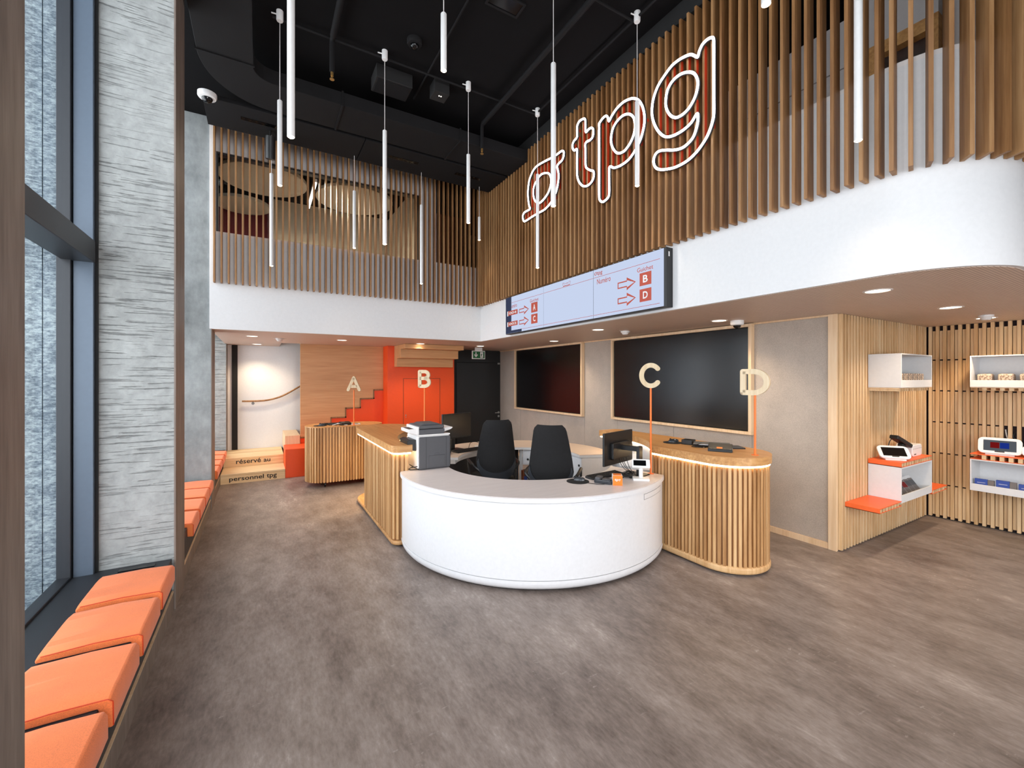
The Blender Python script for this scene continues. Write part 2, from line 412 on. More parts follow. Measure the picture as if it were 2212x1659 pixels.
for i in range(5):
    ya, yb = PIERS[i] + 0.43, PIERS[i + 1]
    w = thing('window_%d' % (i + 1), (-1.1, (ya + yb) / 2, 0.3), None, None, **S)
    fr = MB()
    for y0, y1 in ((ya, ya + 0.05), (yb - 0.05, yb)): fr.box(-1.104, -1.0, y0, y1, 0.3, 5.2)
    build('window_frame', fr, 'frame_grey', w, bevel=0.004)
    fr = MB()
    for y0, y1 in ((ya, ya + 0.075), (yb - 0.075, yb)): fr.box(-1.18, -1.108, y0, y1, 0.3, 5.2)
    fr.box(-1.18, -1.108, ya + 0.075, yb - 0.075, 0.34, 0.40)
    build('window_sash', fr, 'frame_dark', w, bevel=0.004)
    build('transom', MB().box(-1.16, -0.99, ya + 0.05, yb - 0.05, 2.55, 2.70), 'frame_dark', w, bevel=0.004)
    build('seal', MB().box(-1.0, -0.985, yb - 0.02, yb, 0.3, 5.2), 'black_matte', w)
    build('pane', MB().box(-1.150, -1.142, ya + 0.06, yb - 0.06, 0.39, 2.56), 'window_glass', w)
    build('pane', MB().box(-1.150, -1.142, ya + 0.06, yb - 0.06, 2.69, 5.2), 'window_glass', w)
    b = thing('window_seat', (-0.77, (ya + yb) / 2, 0), ['', '', 'low dark window seat nearest the camera below the tall window',
              'low dark window seat between the second and third pillar', 'low dark window seat beside the pine steps'][i] or ('low dark window seat farthest behind the camera' if i == 0 else 'low dark window seat just behind the camera'), 'bench', 'window seats along the left wall')
    build('seat_body', MB().box(-1.19, -0.575, ya, yb, 0, 0.385), 'bench_dark', b, bevel=0.004)
    k = build('kick_board', MB().box(-0.575, -0.563, ya, yb, 0, 0.135), 'laminate_taupe', b)
    build('board_edge', MB().box(-0.576, -0.562, ya, yb, 0.135, 0.139), 'ash_trim', k)
    if i == 2:
        build('socket_strip', MB().box(-0.86, -0.66, 3.99, 4.04, 0.385, 0.392), 'black_gloss', b)

# --- back and right bulkheads: fascia with parapet, curved at the near end
FX, FY, ZS, ZP, ZSL = 3.393, 6.909, 2.41, 3.665, 3.005
build('wall_fascia_back', MB().box(-0.578, FX + 0.12, FY, FY + 0.14, ZS - 0.012, ZP), 'white_paint', **S)
CC = (3.92, 1.18); CR = 0.527
outer = [(FX, FY)] + arc(CC, CR, 180, 270, 24) + [(7.45, CC[1] - CR)]
inner = [(7.45, CC[1] - CR + 0.12)] + arc(CC, CR - 0.12, 270, 180, 24) + [(FX + 0.12, FY)]
def ribbon(outer, inner, z0, z1):
    m = MB(); n = len(outer); iv = inner[::-1]
    v = [(x, y, z0) for x, y in outer] + [(x, y, z1) for x, y in outer] + [(x, y, z0) for x, y in iv] + [(x, y, z1) for x, y in iv]
    f = []
    for i in range(n - 1):
        f += [(i, i + 1, n + i + 1, n + i), (2 * n + i + 1, 2 * n + i, 3 * n + i, 3 * n + i + 1), (n + i, n + i + 1, 3 * n + i + 1, 3 * n + i), (i + 1, i, 2 * n + i, 2 * n + i + 1)]
    return m.add(v, f)
build('wall_fascia_right', ribbon(outer, inner, ZS - 0.012, ZP), 'white_paint', smooth=True, **S)
cap_o = [(x - 0.0, y) for x, y in outer]
build('trim_1', ribbon(outer, inner, ZP, ZP + 0.03), 'white_warm', smooth=True, **S)
build('trim_2', MB().box(-0.505, 2.28, FY, FY + 0.14, ZP, ZP + 0.03).box(2.56, FX, FY, FY + 0.14, ZP, ZP + 0.03), 'white_warm', **S)
# upper part of the back bulkhead around the meeting-room opening
ub = MB().box(-0.578, -0.505, FY, FY + 0.14, ZP, 5.09).box(-0.505, 2.28, FY, FY + 0.14, 4.76, 5.09).box(2.28, 2.56, FY, FY + 0.14, ZP, 5.09)
build('wall_back_upper', ub, 'white_paint', **S)
of = MB().box(-0.505, -0.485, FY + 0.02, FY + 0.12, ZP + 0.03, 4.76).box(2.26, 2.28, FY + 0.02, FY + 0.12, ZP + 0.03, 4.76).box(-0.485, 2.26, FY + 0.02, FY + 0.12, 4.735, 4.76)
build('trim_3', of, 'frame_dark', **S)
w6 = thing('window_6', (0.9, FY + 0.08, ZP), None, None, **S)
build('pane', MB().box(-0.485, 2.26, FY + 0.066, FY + 0.074, ZP + 0.03, 4.735), 'window_glass', w6)

# soffits (grooved panels) under both bulkheads
sp = [(FX + 0.03, FY)] + [(x + 0.0, y) for x, y in arc(CC, CR - 0.03, 180, 270, 24)] + [(7.45, CC[1] - CR + 0.03), (7.45, 2.12), (5.06, 2.12), (5.06, 9.3), (FX + 0.03, 9.3)]
build('ceiling_soffit_right', MB().prism(sp, ZS - 0.014, ZS - 0.0005), 'soffit_grooved', **S)
bk = [(-0.575, FY + 0.02), (FX + 0.03, FY + 0.02), (FX + 0.03, 9.3), (0.66, 9.3), (0.66, 9.06), (0.34, 9.06), (0.34, 10.12), (-0.575, 10.12)]
build('ceiling_soffit_back', MB().prism(bk, ZS - 0.014, ZS - 0.0005), 'soffit_grooved', **S)
build('trim_4', MB().box(0.332, 0.345, 9.06, 10.1, ZS - 0.005, ZS + 0.2), 'black_matte', **S)
# upper floor deck and rooms
deck = [(FX + 0.1, 1.2), (4.0, 0.8), (7.45, 0.8), (7.45, 10.3), (-0.9, 10.3), (-0.9, 9.3), (0.66, 9.3), (0.66, FY + 0.13), (-0.55, FY + 0.13), (-0.55, FY + 0.1), (FX + 0.1, FY + 0.1)]
build('floor_upper', MB().prism(deck, 2.9, 3.0), 'upper_beige', **S)
build('wall_upper_back', MB().box(0.2, 7.5, 9.5, 9.6, 3.0, 5.2), 'cream_wall', **S)
build('wall_upper_red', MB().box(-0.9, 0.2, 9.75, 9.85, 3.0, 5.2), 'dark_red', **S)
build('wall_upper_side', MB().box(-0.9, -0.8, 7.4, 9.75, 3.0, 5.2), 'black_matte', **S)
build('wall_upper_partition', MB().box(2.42, 2.52, FY + 0.14, 9.5, 3.0, 5.2), 'cream_wall', **S)
build('wall_upper_corridor', MB().box(2.6, 3.9, 8.6, 8.7, 3.0, 5.2), 'walnut_red', **S)
# rear / right shell
build('wall_right', MB().box(7.45, 7.6, -4.3, 10.4, 0, 5.2), 'white_warm', **S)
build('wall_rear', MB().box(-1.3, 7.6, 10.35, 10.5, 0, 5.2), 'white_warm', **S)
fm = MB().box(4.9, 7.6, -4.45, -4.3, 0, 5.2).box(-1.3, 7.6, -4.45, -4.3, 4.95, 5.2)
for x in (-0.9, 0.5, 1.9, 3.3, 4.7): fm.box(x - 0.04, x + 0.04, -4.45, -4.3, 0, 5.0)
build('wall_front_facade', fm, 'frame_dark', **S)
build('wall_shade_blocker', MB().box(2.3, 7.45, -1.5, -1.35, 2.5, 5.2), 'ceiling_black', **S)  # unseen black slab behind the camera, added to shade the curved fascia end

# --- ground floor back area
build('wall_back_door', MB().box(3.66, 5.1, 9.15, 9.3, 0, 2.45), 'black_matte', **S)
d1 = thing('door_1', (4.46, 9.14, 0), None, None, **S)
build('door_leaf', MB().box(3.88, 5.00, 9.135, 9.15, 0.01, 2.10), 'black_plastic', d1, bevel=0.003)
build('transom_panel', MB().box(3.88, 5.00, 9.138, 9.15, 2.115, 2.39), 'black_plastic', d1, bevel=0.003)
hd = MB().cyl((4.965, 9.135, 0.915), (4.965, 9.09, 0.915), 0.011, 10).tube([(4.965, 9.092, 0.915), (4.93, 9.09, 0.913), (4.85, 9.09, 0.91)], 0.010, 8).cyl((4.965, 9.135, 0.915), (4.965, 9.127, 0.915), 0.027, 14)
build('door_handle', hd, 'silver', d1, smooth=True)
build('lock_cylinder', MB().cyl((4.965, 9.135, 0.825), (4.965, 9.125, 0.825), 0.026, 14), 'silver', d1, smooth=True)
build('closer_plate', MB().box(4.94, 5.0, 9.125, 9.135, 2.07, 2.11), 'silver', d1)

# orange storage wall with a flush door, orange side return
build('wall_orange', MB().box(2.215, 3.655, 8.75, 9.3, 0, 2.395), 'orange_paint', **S)
d2 = thing('door_2', (2.93, 8.745, 0), None, None, **S)
build('door_leaf', MB().box(2.545, 3.32, 8.742, 8.752, 0.02, 1.725), 'orange_paint', d2, bevel=0.002)
gp = MB().box(2.533, 2.541, 8.746, 8.752, 0.02, 1.737).box(3.324, 3.332, 8.746, 8.752, 0.02, 1.737).box(2.533, 3.332, 8.746, 8.752, 1.729, 1.737)
build('door_gap', gp, 'walnut_red', d2)
build('keyhole', MB().cyl((2.585, 8.742, 0.98), (2.585, 8.737, 0.98), 0.012, 12).cyl((2.585, 8.742, 0.94), (2.585, 8.737, 0.94), 0.008, 12), 'silver', d2)
# staircase: white stair wall, handrail, stepped wood panel with orange stringer, pine steps
build('wall_stair_back', MB().box(-0.385, 2.6, 10.1, 10.2, 0.3, 3.0), 'white_paint', **S)
build('wall_stair_left', MB().box(-0.60, -0.48, 10.1, 10.2, 0.3, 2.45), 'white_warm', **S)
build('trim_5', MB().box(-0.48, -0.385, 10.07, 10.2, 0.3, 2.45), 'black_matte', **S)
def stepped(y0, y1):
    xs = [0.66, 0.92, 1.20, 1.473, 1.753, 2.02, 2.213]; zs = [0.60, 0.78, 0.955, 1.135, 1.315, 1.49]
    lo = []
    for i in range(6): lo += [(xs[i], zs[i]), (xs[i + 1], zs[i])]
    return lo
lo = stepped(0, 0)
build('wall_stair_panel', MB().prism_y(lo + [(2.213, 2.395), (0.66, 2.395)], 9.10, 9.16), 'plywood_beige', **S)
build('wall_stair_stringer', MB().prism_y([(0.66, 0.0), (2.213, 0.0)] + lo[::-1], 9.105, 9.16), 'orange_paint', **S)
tr = MB()
for i in range(6):
    tr.box(lo[2 * i][0], lo[2 * i + 1][0] + 0.012, 9.088, 9.10, lo[2 * i][1] - 0.004, lo[2 * i][1] + 0.022)
    if i: tr.box(lo[2 * i][0] - 0.012, lo[2 * i][0] + 0.012, 9.088, 9.10, lo[2 * i - 1][1], lo[2 * i][1] + 0.02)
build('trim_6', tr, 'oak', **S)
st = thing('pine_steps', (-0.1, 9.2, 0), 'pale pine steps marked réservé au personnel tpg by the window seat', 'steps')
for k, (ya, yb, z) in enumerate(((8.468, 9.08, 0.165), (9.08, 10.1, 0.33))):
    n = 3 if k == 0 else 4
    for j in range(n):
        y0 = ya + (yb - ya) * j / n; y1 = ya + (yb - ya) * (j + 1) / n
        build('tread_board', MB().box(-0.560, 0.376, y0 - (0.004 if j == 0 else 0), y1 - 0.004, z - 0.03, z), 'pine', st, bevel=0.003)
    build('riser', MB().box(-0.560, 0.376, ya, ya + 0.02, z - 0.165, z - 0.03), 'pine', st)
for wd, Y, xa, xb, z0, z1 in (('personnel', 8.466, -0.441, 0.055, 0.020, 0.112), ('tpg', 8.466, 0.095, 0.248, 0.020, 0.108), ('réservé', 9.078, -0.369, 0.012, 0.215, 0.295), ('au', 9.078, 0.055, 0.162, 0.215, 0.268)):
    build('lettering', text_y(wd, Y, xa, xb, z0, z1, 0.015), 'ink_black', st)
ob = thing('stair_block', (0.8, 8.78, 0), 'orange box step beside the pine steps', 'block')
build('block_body', MB().box(0.378, 1.6, 8.468, 9.086, 0, 0.50), 'orange_paint', ob, bevel=0.006)
build('step_block', MB().box(0.40, 0.655, 9.09, 10.098, 0.331, 0.66), 'ash_trim', ob, bevel=0.004)
hr = thing('handrail', (0.2, 10.05, 1.2), 'slim wooden handrail rising along the white stair wall', 'handrail')
build('rail', MB().tube(smooth_loop([(-0.31, 10.04, 1.285), (-0.136, 10.04, 1.283), (0.02, 10.04, 1.286), (0.147, 10.04, 1.300), (0.27, 10.04, 1.33), (0.397, 10.04, 1.378), (0.56, 10.04, 1.47), (0.95, 10.04, 1.72)], 5, False), 0.017, 10), 'oak', hr, smooth=True)
build('bracket', MB().tube([(-0.125, 10.1, 1.235), (-0.125, 10.05, 1.24), (-0.125, 10.04, 1.27)], 0.008, 8).cyl((-0.125, 10.1, 1.235), (-0.125, 10.092, 1.235), 0.028, 14), 'grey_metal', hr, smooth=True)
# underside of the upper flight: stepped boxes
us = thing('stair_underside', (2.95, 8.3, 1.97), 'beige stepped underside of the upper stair flight above the orange door', 'stairs')
for ya, z0, z1 in ((8.0, 2.305, 2.392), (8.28, 2.137, 2.305), (8.56, 1.970, 2.137)):
    build('step_box', MB().box(2.35, 3.55, ya, 8.749, z0, z1), 'plywood_beige', us, bevel=0.003)

# --- grey felt wall, ash trims, picture-framed screens
gw = build('wall_felt_right', MB().box(5.032, 5.2, 2.12, 9.3, 0, 2.45), 'shadow_gap', **S)
ys = [2.165, 2.96, 4.08, 5.18, 6.0, 7.10, 8.2, 9.15]
for a, b in zip(ys[:-1], ys[1:]):
    build('felt_panel', MB().box(5.018, 5.034, a + 0.002, b - 0.002, 0.065, 2.375), 'wall_felt', gw, bevel=0.002)
build('baseboard_right', MB().box(5.006, 5.034, 2.165, 9.15, 0, 0.065), 'ash_trim', bevel=0.002, **S)
build('trim_7', MB().box(5.006, 5.034, 2.165, 9.15, 2.375, 2.395), 'ash_trim', bevel=0.002, **S)
build('trim_8', MB().box(5.0, 5.034, 2.088, 2.165, 0, 2.395), 'ash_trim', bevel=0.003, **S)
for nm, y0, y1, z0, z1, lb in (('a', 6.00, 8.36, 1.055, 2.392, 'dark wall screen in a pale wood frame beside the black door'), ('b', 2.93, 5.26, 1.078, 2.385, 'larger-looking dark wall screen in a pale wood frame behind letter C')):
    t = thing('framed_screen', (5.0, (y0 + y1) / 2, z0), lb, 'screen', 'framed screens on the grey wall')
    xf, wd = 4.945, 0.035
    for q in ((y0, y1, z0, z0 + wd), (y0, y1, z1 - wd, z1), (y0, y0 + wd, z0 + wd, z1 - wd), (y1 - wd, y1, z0 + wd, z1 - wd)):
        build('frame_bar', MB().box(xf, 5.017, *q), 'ash_trim', t, bevel=0.003)
    build('display_panel', MB().box(xf + 0.03, 5.0, y0 + wd + 0.012, y1 - wd - 0.012, z0 + wd + 0.012, z1 - wd - 0.012), 'screen_off', t, bevel=0.002)
    build('frame_back', MB().box(5.0, 5.017, y0 + wd, y1 - wd, z0 + wd, z1 - wd), 'black_matte', t)

# --- shelf niche: batten walls with block infill
def batten_wall(name, root_args, along, n, start, step, face, holes=()):
    w = build(name, root_args, 'shadow_gap', **S)
    rows = [(0.035, 0.412), (0.428, 0.801), (0.817, 1.188), (1.204, 1.579), (1.595, 1.963), (1.979, 2.335)]
    fb = {}; o0 = ORG[w.name]
    def put(nm, key, c, d0, d1, hw, z0, z1, mat):
        k = (nm, key)
        if along == 'x': loc = (c - o0[0], 0, 0); mb = MB().box(o0[0] - hw, o0[0] + hw, face - d1, face - d0, z0, z1)
        else: loc = (0, c - o0[1], 0); mb = MB().box(face - d1, face - d0, o0[1] - hw, o0[1] + hw, z0, z1)
        if k in fb: shared(nm, fb[k], w, loc)
        else:
            q = build(nm, mb, mat, w); q.location = loc; fb[k] = q
    for i in range(n):
        c = start + step * i
        put('batten', 0, c, 0.0, 0.042, 0.0145, 0.012, 2.394, 'ash')
        for r, (z0, z1) in enumerate(rows):
            if (i, r) in holes: continue
            put('block', r, c + step / 2, 0.0, 0.022, 0.0135, z0, z1, 'ash')
    return w
batten_wall('wall_niche_side', MB().box(5.034, 7.34, 2.10, 2.12, 0, 2.395), 'x', 34, 5.055, 0.0672, 2.10)
holes = {(i, 2) for i in range(9, 19)}
batten_wall('wall_niche_back', MB().box(7.352, 7.45, -0.6, 2.12, 0, 2.395), 'y', 26, 2.03, -0.0672, 7.352, holes)
build('baseboard_niche', MB().box(7.335, 7.352, -0.6, 2.1, 0, 0.01), 'black_matte', **S)

# --- slat screens in front of the bulkheads
ss = thing('slat_screen', (1.4, FY - 0.04, ZSL), 'tall oak slat screen across the back bulkhead below the black ceiling', 'screen', 'oak slat screens')
first = None
for k in range(49):
    x = -0.520 + k * 0.0797
    loc = (x - 1.4, 0, 0)
    if first is None: first = build('slat', MB().box(1.389, 1.411, FY - 0.090, FY - 0.002, ZSL, 5.10), 'oak', ss, bevel=0.002, seg=1); first.location = loc
    else: shared('slat', first, ss, loc)
sr = thing('slat_screen', (FX - 0.04, 4.0, ZSL), 'tall oak slat screen behind the lit logo, curving at its near end', 'screen', 'oak slat screens')
SLAT_Y = [6.80 - k * 0.0805 for k in range(71)]
first = None
for y in SLAT_Y:
    loc = (0, y - 4.0, 0)
    if first is None: first = build('slat', MB().box(FX - 0.092, FX - 0.002, 3.989, 4.011, ZSL, 5.02), 'oak', sr, bevel=0.002, seg=1); first.location = loc
    else: shared('slat', first, sr, loc)
cr = CR + 0.047; a = 180.0
while a < 268:
    a += math.degrees(0.0805 / cr)
    t = math.radians(a); c = (CC[0] + cr * math.cos(t), CC[1] + cr * math.sin(t))
    build('slat', MB().obox(c, (math.cos(t), math.sin(t)), (-math.sin(t), math.cos(t)), 0.045, 0.011, ZSL, 5.02), 'oak', sr)
for k in range(4):
    build('slat', MB().box(4.0 + k * 0.0805, 4.022 + k * 0.0805, CC[1] - CR - 0.092, CC[1] - CR - 0.002, ZSL, 5.02), 'oak', sr)
build('head_rail', MB().box(FX - 0.06, FX - 0.01, 1.2, 6.84, 5.02, 5.2), 'black_matte', sr)

# --- black ceiling services
ZD = 4.85
du = thing('ceiling_duct', (1.4, 5.5, ZD), 'black boxed air duct turning the corner under the black ceiling', 'duct')
oc = (0.14, 5.0)
elb = [(-0.06, -1.5), (-0.06, 5.0)] + [(0.14 + 0.2 * math.cos(t), 5.0 + 0.2 * math.sin(t)) for t in [PI - PI / 2 * i / 8 for i in range(9)]] + [(3.31, 5.2), (3.31, 5.74), (0.14, 5.74)]
elb += [(0.14 + 0.66 * math.cos(t), 5.0 + 0.74 * math.sin(t)) for t in [PI / 2 + PI / 2 * i / 14 for i in range(15)]] + [(-0.52, -1.5)]
build('duct_body', MB().prism(elb[::-1], ZD, 5.0), 'duct_black', du, bevel=0.004)
for g in ((-0.53, -0.05, 4.98, 5.0), (0.80, 0.82, 5.19, 5.75), (2.25, 2.27, 5.19, 5.75)): build('duct_flange', MB().box(*g, ZD - 0.012, 5.01), 'duct_black', du)
so = thing('soffit_panel', (1.4, 6.1, ZD), 'black dropped ceiling panel in front of the back slat screen', 'ceiling panel')
build('panel_board', MB().box(-0.55, 1.18, 5.80, 6.42, ZD, ZD + 0.05).box(1.19, 3.31, 5.80, 6.42, ZD, ZD + 0.05), 'duct_black', so, bevel=0.003)
for x in (-0.2, 1.55, 2.55):
    vn = MB().box(x, x + 0.42, 6.03, 6.045, ZD - 0.006, ZD).box(x, x + 0.42, 6.055, 6.07, ZD - 0.006, ZD).box(x, x + 0.42, 6.08, 6.095, ZD - 0.006, ZD)
    build('vent_slot', vn, 'black_gloss', so)
def pipe(label, path, r, mat='duct_black'):
    return build('ceiling_pipe', MB().tube(path, r, 10), mat, smooth=True, label=label, cat='pipe', group='black ceiling pipes')
pipe('thick black pipe running along the ceiling above the left pendants', [(0.62, -2, 5.12), (0.62, 4.55, 5.12)], 0.03)
pipe('thick black pipe running along the ceiling above the desk', [(2.55, -2, 5.12), (2.55, 5.12, 5.12)], 0.03)
pipe('thin black conduit along the ceiling nearest the lit logo', [(3.07, -1, 5.15), (3.07, 4.60, 5.15)], 0.012)
pipe('thin black conduit crossing the ceiling between the far pendant canopies', [(0.10, 4.64, 5.15), (3.10, 4.64, 5.15)], 0.012)
pipe('thin black conduit crossing the ceiling above the near pendants', [(0.10, 2.96, 5.15), (3.10, 2.96, 5.15)], 0.012)
pipe('thin black conduit near the middle of the ceiling', [(1.62, 2.96, 5.16), (1.62, 5.15, 5.16)], 0.010)
for (x, y, lb) in ((0.62, 4.62, 'brass tipped fire sprinkler dropping from the left ceiling pipe'), (2.55, 5.15, 'brass tipped fire sprinkler dropping from the ceiling pipe near the logo')):
    t = thing('fire_sprinkler', (x, y, 4.72), lb, 'sprinkler', 'fire sprinklers')
    build('drop_pipe', MB().tube([(x, y - 0.06, 5.12), (x, y - 0.01, 5.115), (x, y, 5.08), (x, y, 4.80)], 0.024, 10), 'duct_black', t, smooth=True)
    build('sprinkler_head', MB().cyl((x, y, 4.80), (x, y, 4.76), 0.014, 10).cyl((x, y, 4.76), (x, y, 4.735), 0.006, 8).cyl((x, y, 4.735), (x, y, 4.728), 0.022, 12), 'brass', t, smooth=True)
for (x, y, sx, sy, lb) in ((1.30, 4.95, 0.2, 0.14, 'square black box on the ceiling behind the pendants'), (1.82, 4.80, 0.09, 0.09, 'small black box with two lights on the ceiling')):
    t = thing('ceiling_box', (x, y, 5.02), lb, 'box')
    build('box_body', MB().box(x - sx, x + sx, y - sy, y + sy, 5.05, 5.2), 'black_matte', t, bevel=0.004)
    if sx < 0.1: build('indicator', MB().cyl((x - 0.012, y - 0.02, 5.05), (x - 0.012, y - 0.02, 5.046), 0.006, 8).cyl((x + 0.012, y - 0.02, 5.05), (x + 0.012, y - 0.02, 5.046), 0.006, 8), 'led_line', t)
    else: build('box_grille', MB().box(x - sx + 0.02, x + sx - 0.02, y - sy + 0.02, y + sy - 0.02, 5.04, 5.05), 'duct_black', t)
t = thing('ceiling_vent', (1.95, 3.45, 5.19), 'recessed black slot vent in the ceiling near the short pendant', 'vent')
build('vent_rim', MB().box(1.78, 2.12, 3.36, 3.38, 5.185, 5.2).box(1.78, 2.12, 3.52, 3.54, 5.185, 5.2).box(1.78, 1.80, 3.38, 3.52, 5.185, 5.2).box(2.10, 2.12, 3.38, 3.52, 5.185, 5.2), 'duct_black', t)
build('vent_mouth', MB().box(1.80, 2.10, 3.38, 3.52, 5.192, 5.2), 'black_gloss', t)
def dome_cam(name, c, zt, label, body, r=0.075):
    t = thing(name, (c[0], c[1], zt - 0.09), label, 'camera', 'dome cameras')
    build('camera_body', MB().lathe([(0, zt), (r, zt), (r, zt - 0.035), (r * 0.9, zt - 0.05), (r * 0.55, zt - 0.055), (0, zt - 0.055)], c, n=24), body, t, smooth=True)
    build('camera_dome', MB().lathe([(r * 0.58, zt - 0.055)] + [(r * 0.58 * math.cos(u), zt - 0.055 - r * 0.5 * math.sin(u)) for u in [PI / 2 * i / 6 for i in range(1, 7)]], c, n=20), 'black_gloss', t, smooth=True)
dome_cam('dome_camera', (-0.50, 5.75), 4.86, 'white dome camera on the concrete by the second pillar top', 'white_plastic', 0.09)
dome_cam('dome_camera', (1.36, 4.30), 5.20, 'black dome camera on the black ceiling', 'duct_black')
dome_cam('dome_camera', (4.66, 2.92), 2.396, 'white dome camera under the soffit above the larger framed screen', 'white_plastic', 0.07)
NEON={
 'sym_o':[ (5.300,4.020),(5.330,4.084),(5.317,4.124),(5.266,4.143),(5.135,4.141),(5.158,4.194),(5.184,4.308),(5.190,4.398),(5.177,4.481),(5.151,4.558),(5.094,4.621),(5.025,4.662),(4.932,4.674),(4.755,4.656),(4.587,4.631),(4.479,4.626),(4.401,4.626),(4.363,4.609),(4.347,4.576),(4.355,4.536),(4.388,4.504),(4.453,4.493),(4.490,4.472),(4.474,4.415),(4.458,4.346),(4.466,4.270),(4.493,4.186),(4.546,4.111),(4.628,4.052),(4.755,4.014),(4.902,4.013),(5.088,4.014),(5.233,4.008) ],
 'sym_i':[ (4.828,4.513),(4.727,4.484),(4.656,4.434),(4.620,4.347),(4.637,4.273),(4.684,4.210),(4.755,4.170),(4.843,4.144),(4.917,4.148),(4.994,4.197),(5.040,4.274),(5.050,4.363),(5.025,4.430),(4.963,4.475),(4.902,4.506) ],
 't':[ (3.946,4.800),(3.991,4.819),(4.048,4.819),(4.082,4.785),(4.087,4.728),(4.087,4.654),(4.141,4.635),(4.172,4.605),(4.172,4.560),(4.141,4.516),(4.087,4.506),(4.087,4.402),(4.087,4.269),(4.078,4.162),(4.036,4.079),(3.968,4.016),(3.891,3.994),(3.815,4.014),(3.784,4.065),(3.794,4.121),(3.837,4.147),(3.891,4.187),(3.924,4.230),(3.930,4.304),(3.930,4.405),(3.930,4.506),(3.837,4.505),(3.799,4.529),(3.794,4.597),(3.826,4.634),(3.869,4.642),(3.924,4.633),(3.930,4.708),(3.930,4.759) ],
 'p_o':[ (3.695,4.589),(3.687,4.620),(3.630,4.646),(3.587,4.646),(3.556,4.616),(3.536,4.561),(3.494,4.595),(3.420,4.635),(3.329,4.651),(3.242,4.638),(3.174,4.609),(3.107,4.551),(3.059,4.465),(3.035,4.379),(3.032,4.291),(3.051,4.215),(3.083,4.145),(3.140,4.079),(3.224,4.022),(3.311,4.002),(3.401,4.006),(3.466,4.022),(3.513,4.056),(3.533,4.037),(3.533,3.902),(3.533,3.768),(3.552,3.728),(3.611,3.712),(3.650,3.718),(3.687,3.756),(3.695,3.828),(3.695,4.036),(3.695,4.313) ],
 'p_i':[ (3.268,4.499),(3.216,4.464),(3.174,4.408),(3.154,4.329),(3.165,4.259),(3.199,4.200),(3.250,4.155),(3.311,4.131),(3.383,4.142),(3.438,4.182),(3.485,4.257),(3.504,4.333),(3.494,4.408),(3.466,4.461),(3.410,4.498),(3.338,4.513) ],
 'g_o':[ (2.292,4.630),(2.275,4.603),(2.273,4.544),(2.273,4.420),(2.273,4.286),(2.273,4.130),(2.273,3.975),(2.281,3.928),(2.304,3.867),(2.345,3.803),(2.417,3.741),(2.491,3.704),(2.568,3.688),(2.661,3.689),(2.744,3.707),(2.830,3.737),(2.889,3.779),(2.916,3.838),(2.911,3.884),(2.881,3.918),(2.830,3.918),(2.758,3.891),(2.674,3.853),(2.594,3.833),(2.529,3.842),(2.472,3.875),(2.441,3.935),(2.426,3.992),(2.426,4.048),(2.441,4.059),(2.491,4.014),(2.555,3.992),(2.634,3.986),(2.716,3.998),(2.786,4.032),(2.851,4.105),(2.904,4.202),(2.934,4.301),(2.934,4.397),(2.911,4.480),(2.859,4.556),(2.786,4.607),(2.702,4.647),(2.620,4.652),(2.542,4.637),(2.491,4.615),(2.435,4.557),(2.423,4.560),(2.411,4.593),(2.380,4.631),(2.333,4.642) ],
 'g_i':[ (2.516,4.476),(2.466,4.432),(2.435,4.372),(2.426,4.314),(2.441,4.247),(2.472,4.194),(2.522,4.151),(2.581,4.133),(2.647,4.139),(2.702,4.177),(2.744,4.236),(2.769,4.307),(2.769,4.377),(2.751,4.447),(2.709,4.491),(2.654,4.510),(2.587,4.506) ],
}

# ================================================================== OBJECTS
# --- lit logo sign on the right slat screen
def pip(P, y, z):
    c = False; n = len(P)
    for i in range(n):
        (y1, z1), (y2, z2) = P[i], P[(i + 1) % n]
        if (z1 > z) != (z2 > z) and y < (y2 - y1) * (z - z1) / (z2 - z1) + y1: c = not c
    return c
KN = 3.272 / 3.30
NL = {k: smooth_loop([(y * KN, 1.75 + (z - 1.75) * KN) for y, z in v], 4) for k, v in NEON.items()}
for nm, loops, lb in (('lit_letter', ('sym_o', 'sym_i'), 'white neon outlined slanted ring symbol, leftmost of the lit logo'), ('lit_letter', ('t',), 'white neon outlined letter t of the lit logo'),
                      ('lit_letter', ('p_o', 'p_i'), 'white neon outlined letter p of the lit logo'), ('lit_letter', ('g_o', 'g_i'), 'white neon outlined letter g, largest and nearest of the lit logo')):
    ys_ = [p[0] for l in loops for p in NL[l]]; zs_ = [p[1] for l in loops for p in NL[l]]
    t = thing(nm, (3.31, sum(ys_) / len(ys_), min(zs_)), lb, 'sign', 'lit logo letters')
    for l in loops:
        q = build('channel', MB().tube([(3.284, y, z) for y, z in NL[l]], 0.0155, 8, True), 'frame_dark', t, smooth=True)
        build('neon_tube', MB().tube([(3.2725, y, z) for y, z in NL[l]], 0.0115, 8, True), 'neon_white', t, smooth=True)
    for sy in SLAT_Y:
        y = sy - 0.011; run = None; zc = 3.5; segs = []
        while zc < 4.8:
            ins = sum(pip(NL[l], y, zc) for l in loops) % 2 == 1
            if ins and run is None: run = zc
            if not ins and run is not None: segs.append((run, zc)); run = None
            zc += 0.01
        for a, b in segs:
            build('painted_stripe', MB().box(3.302, 3.334, sy - 0.0125, sy - 0.0111, a, b), 'paint_stripe', t)

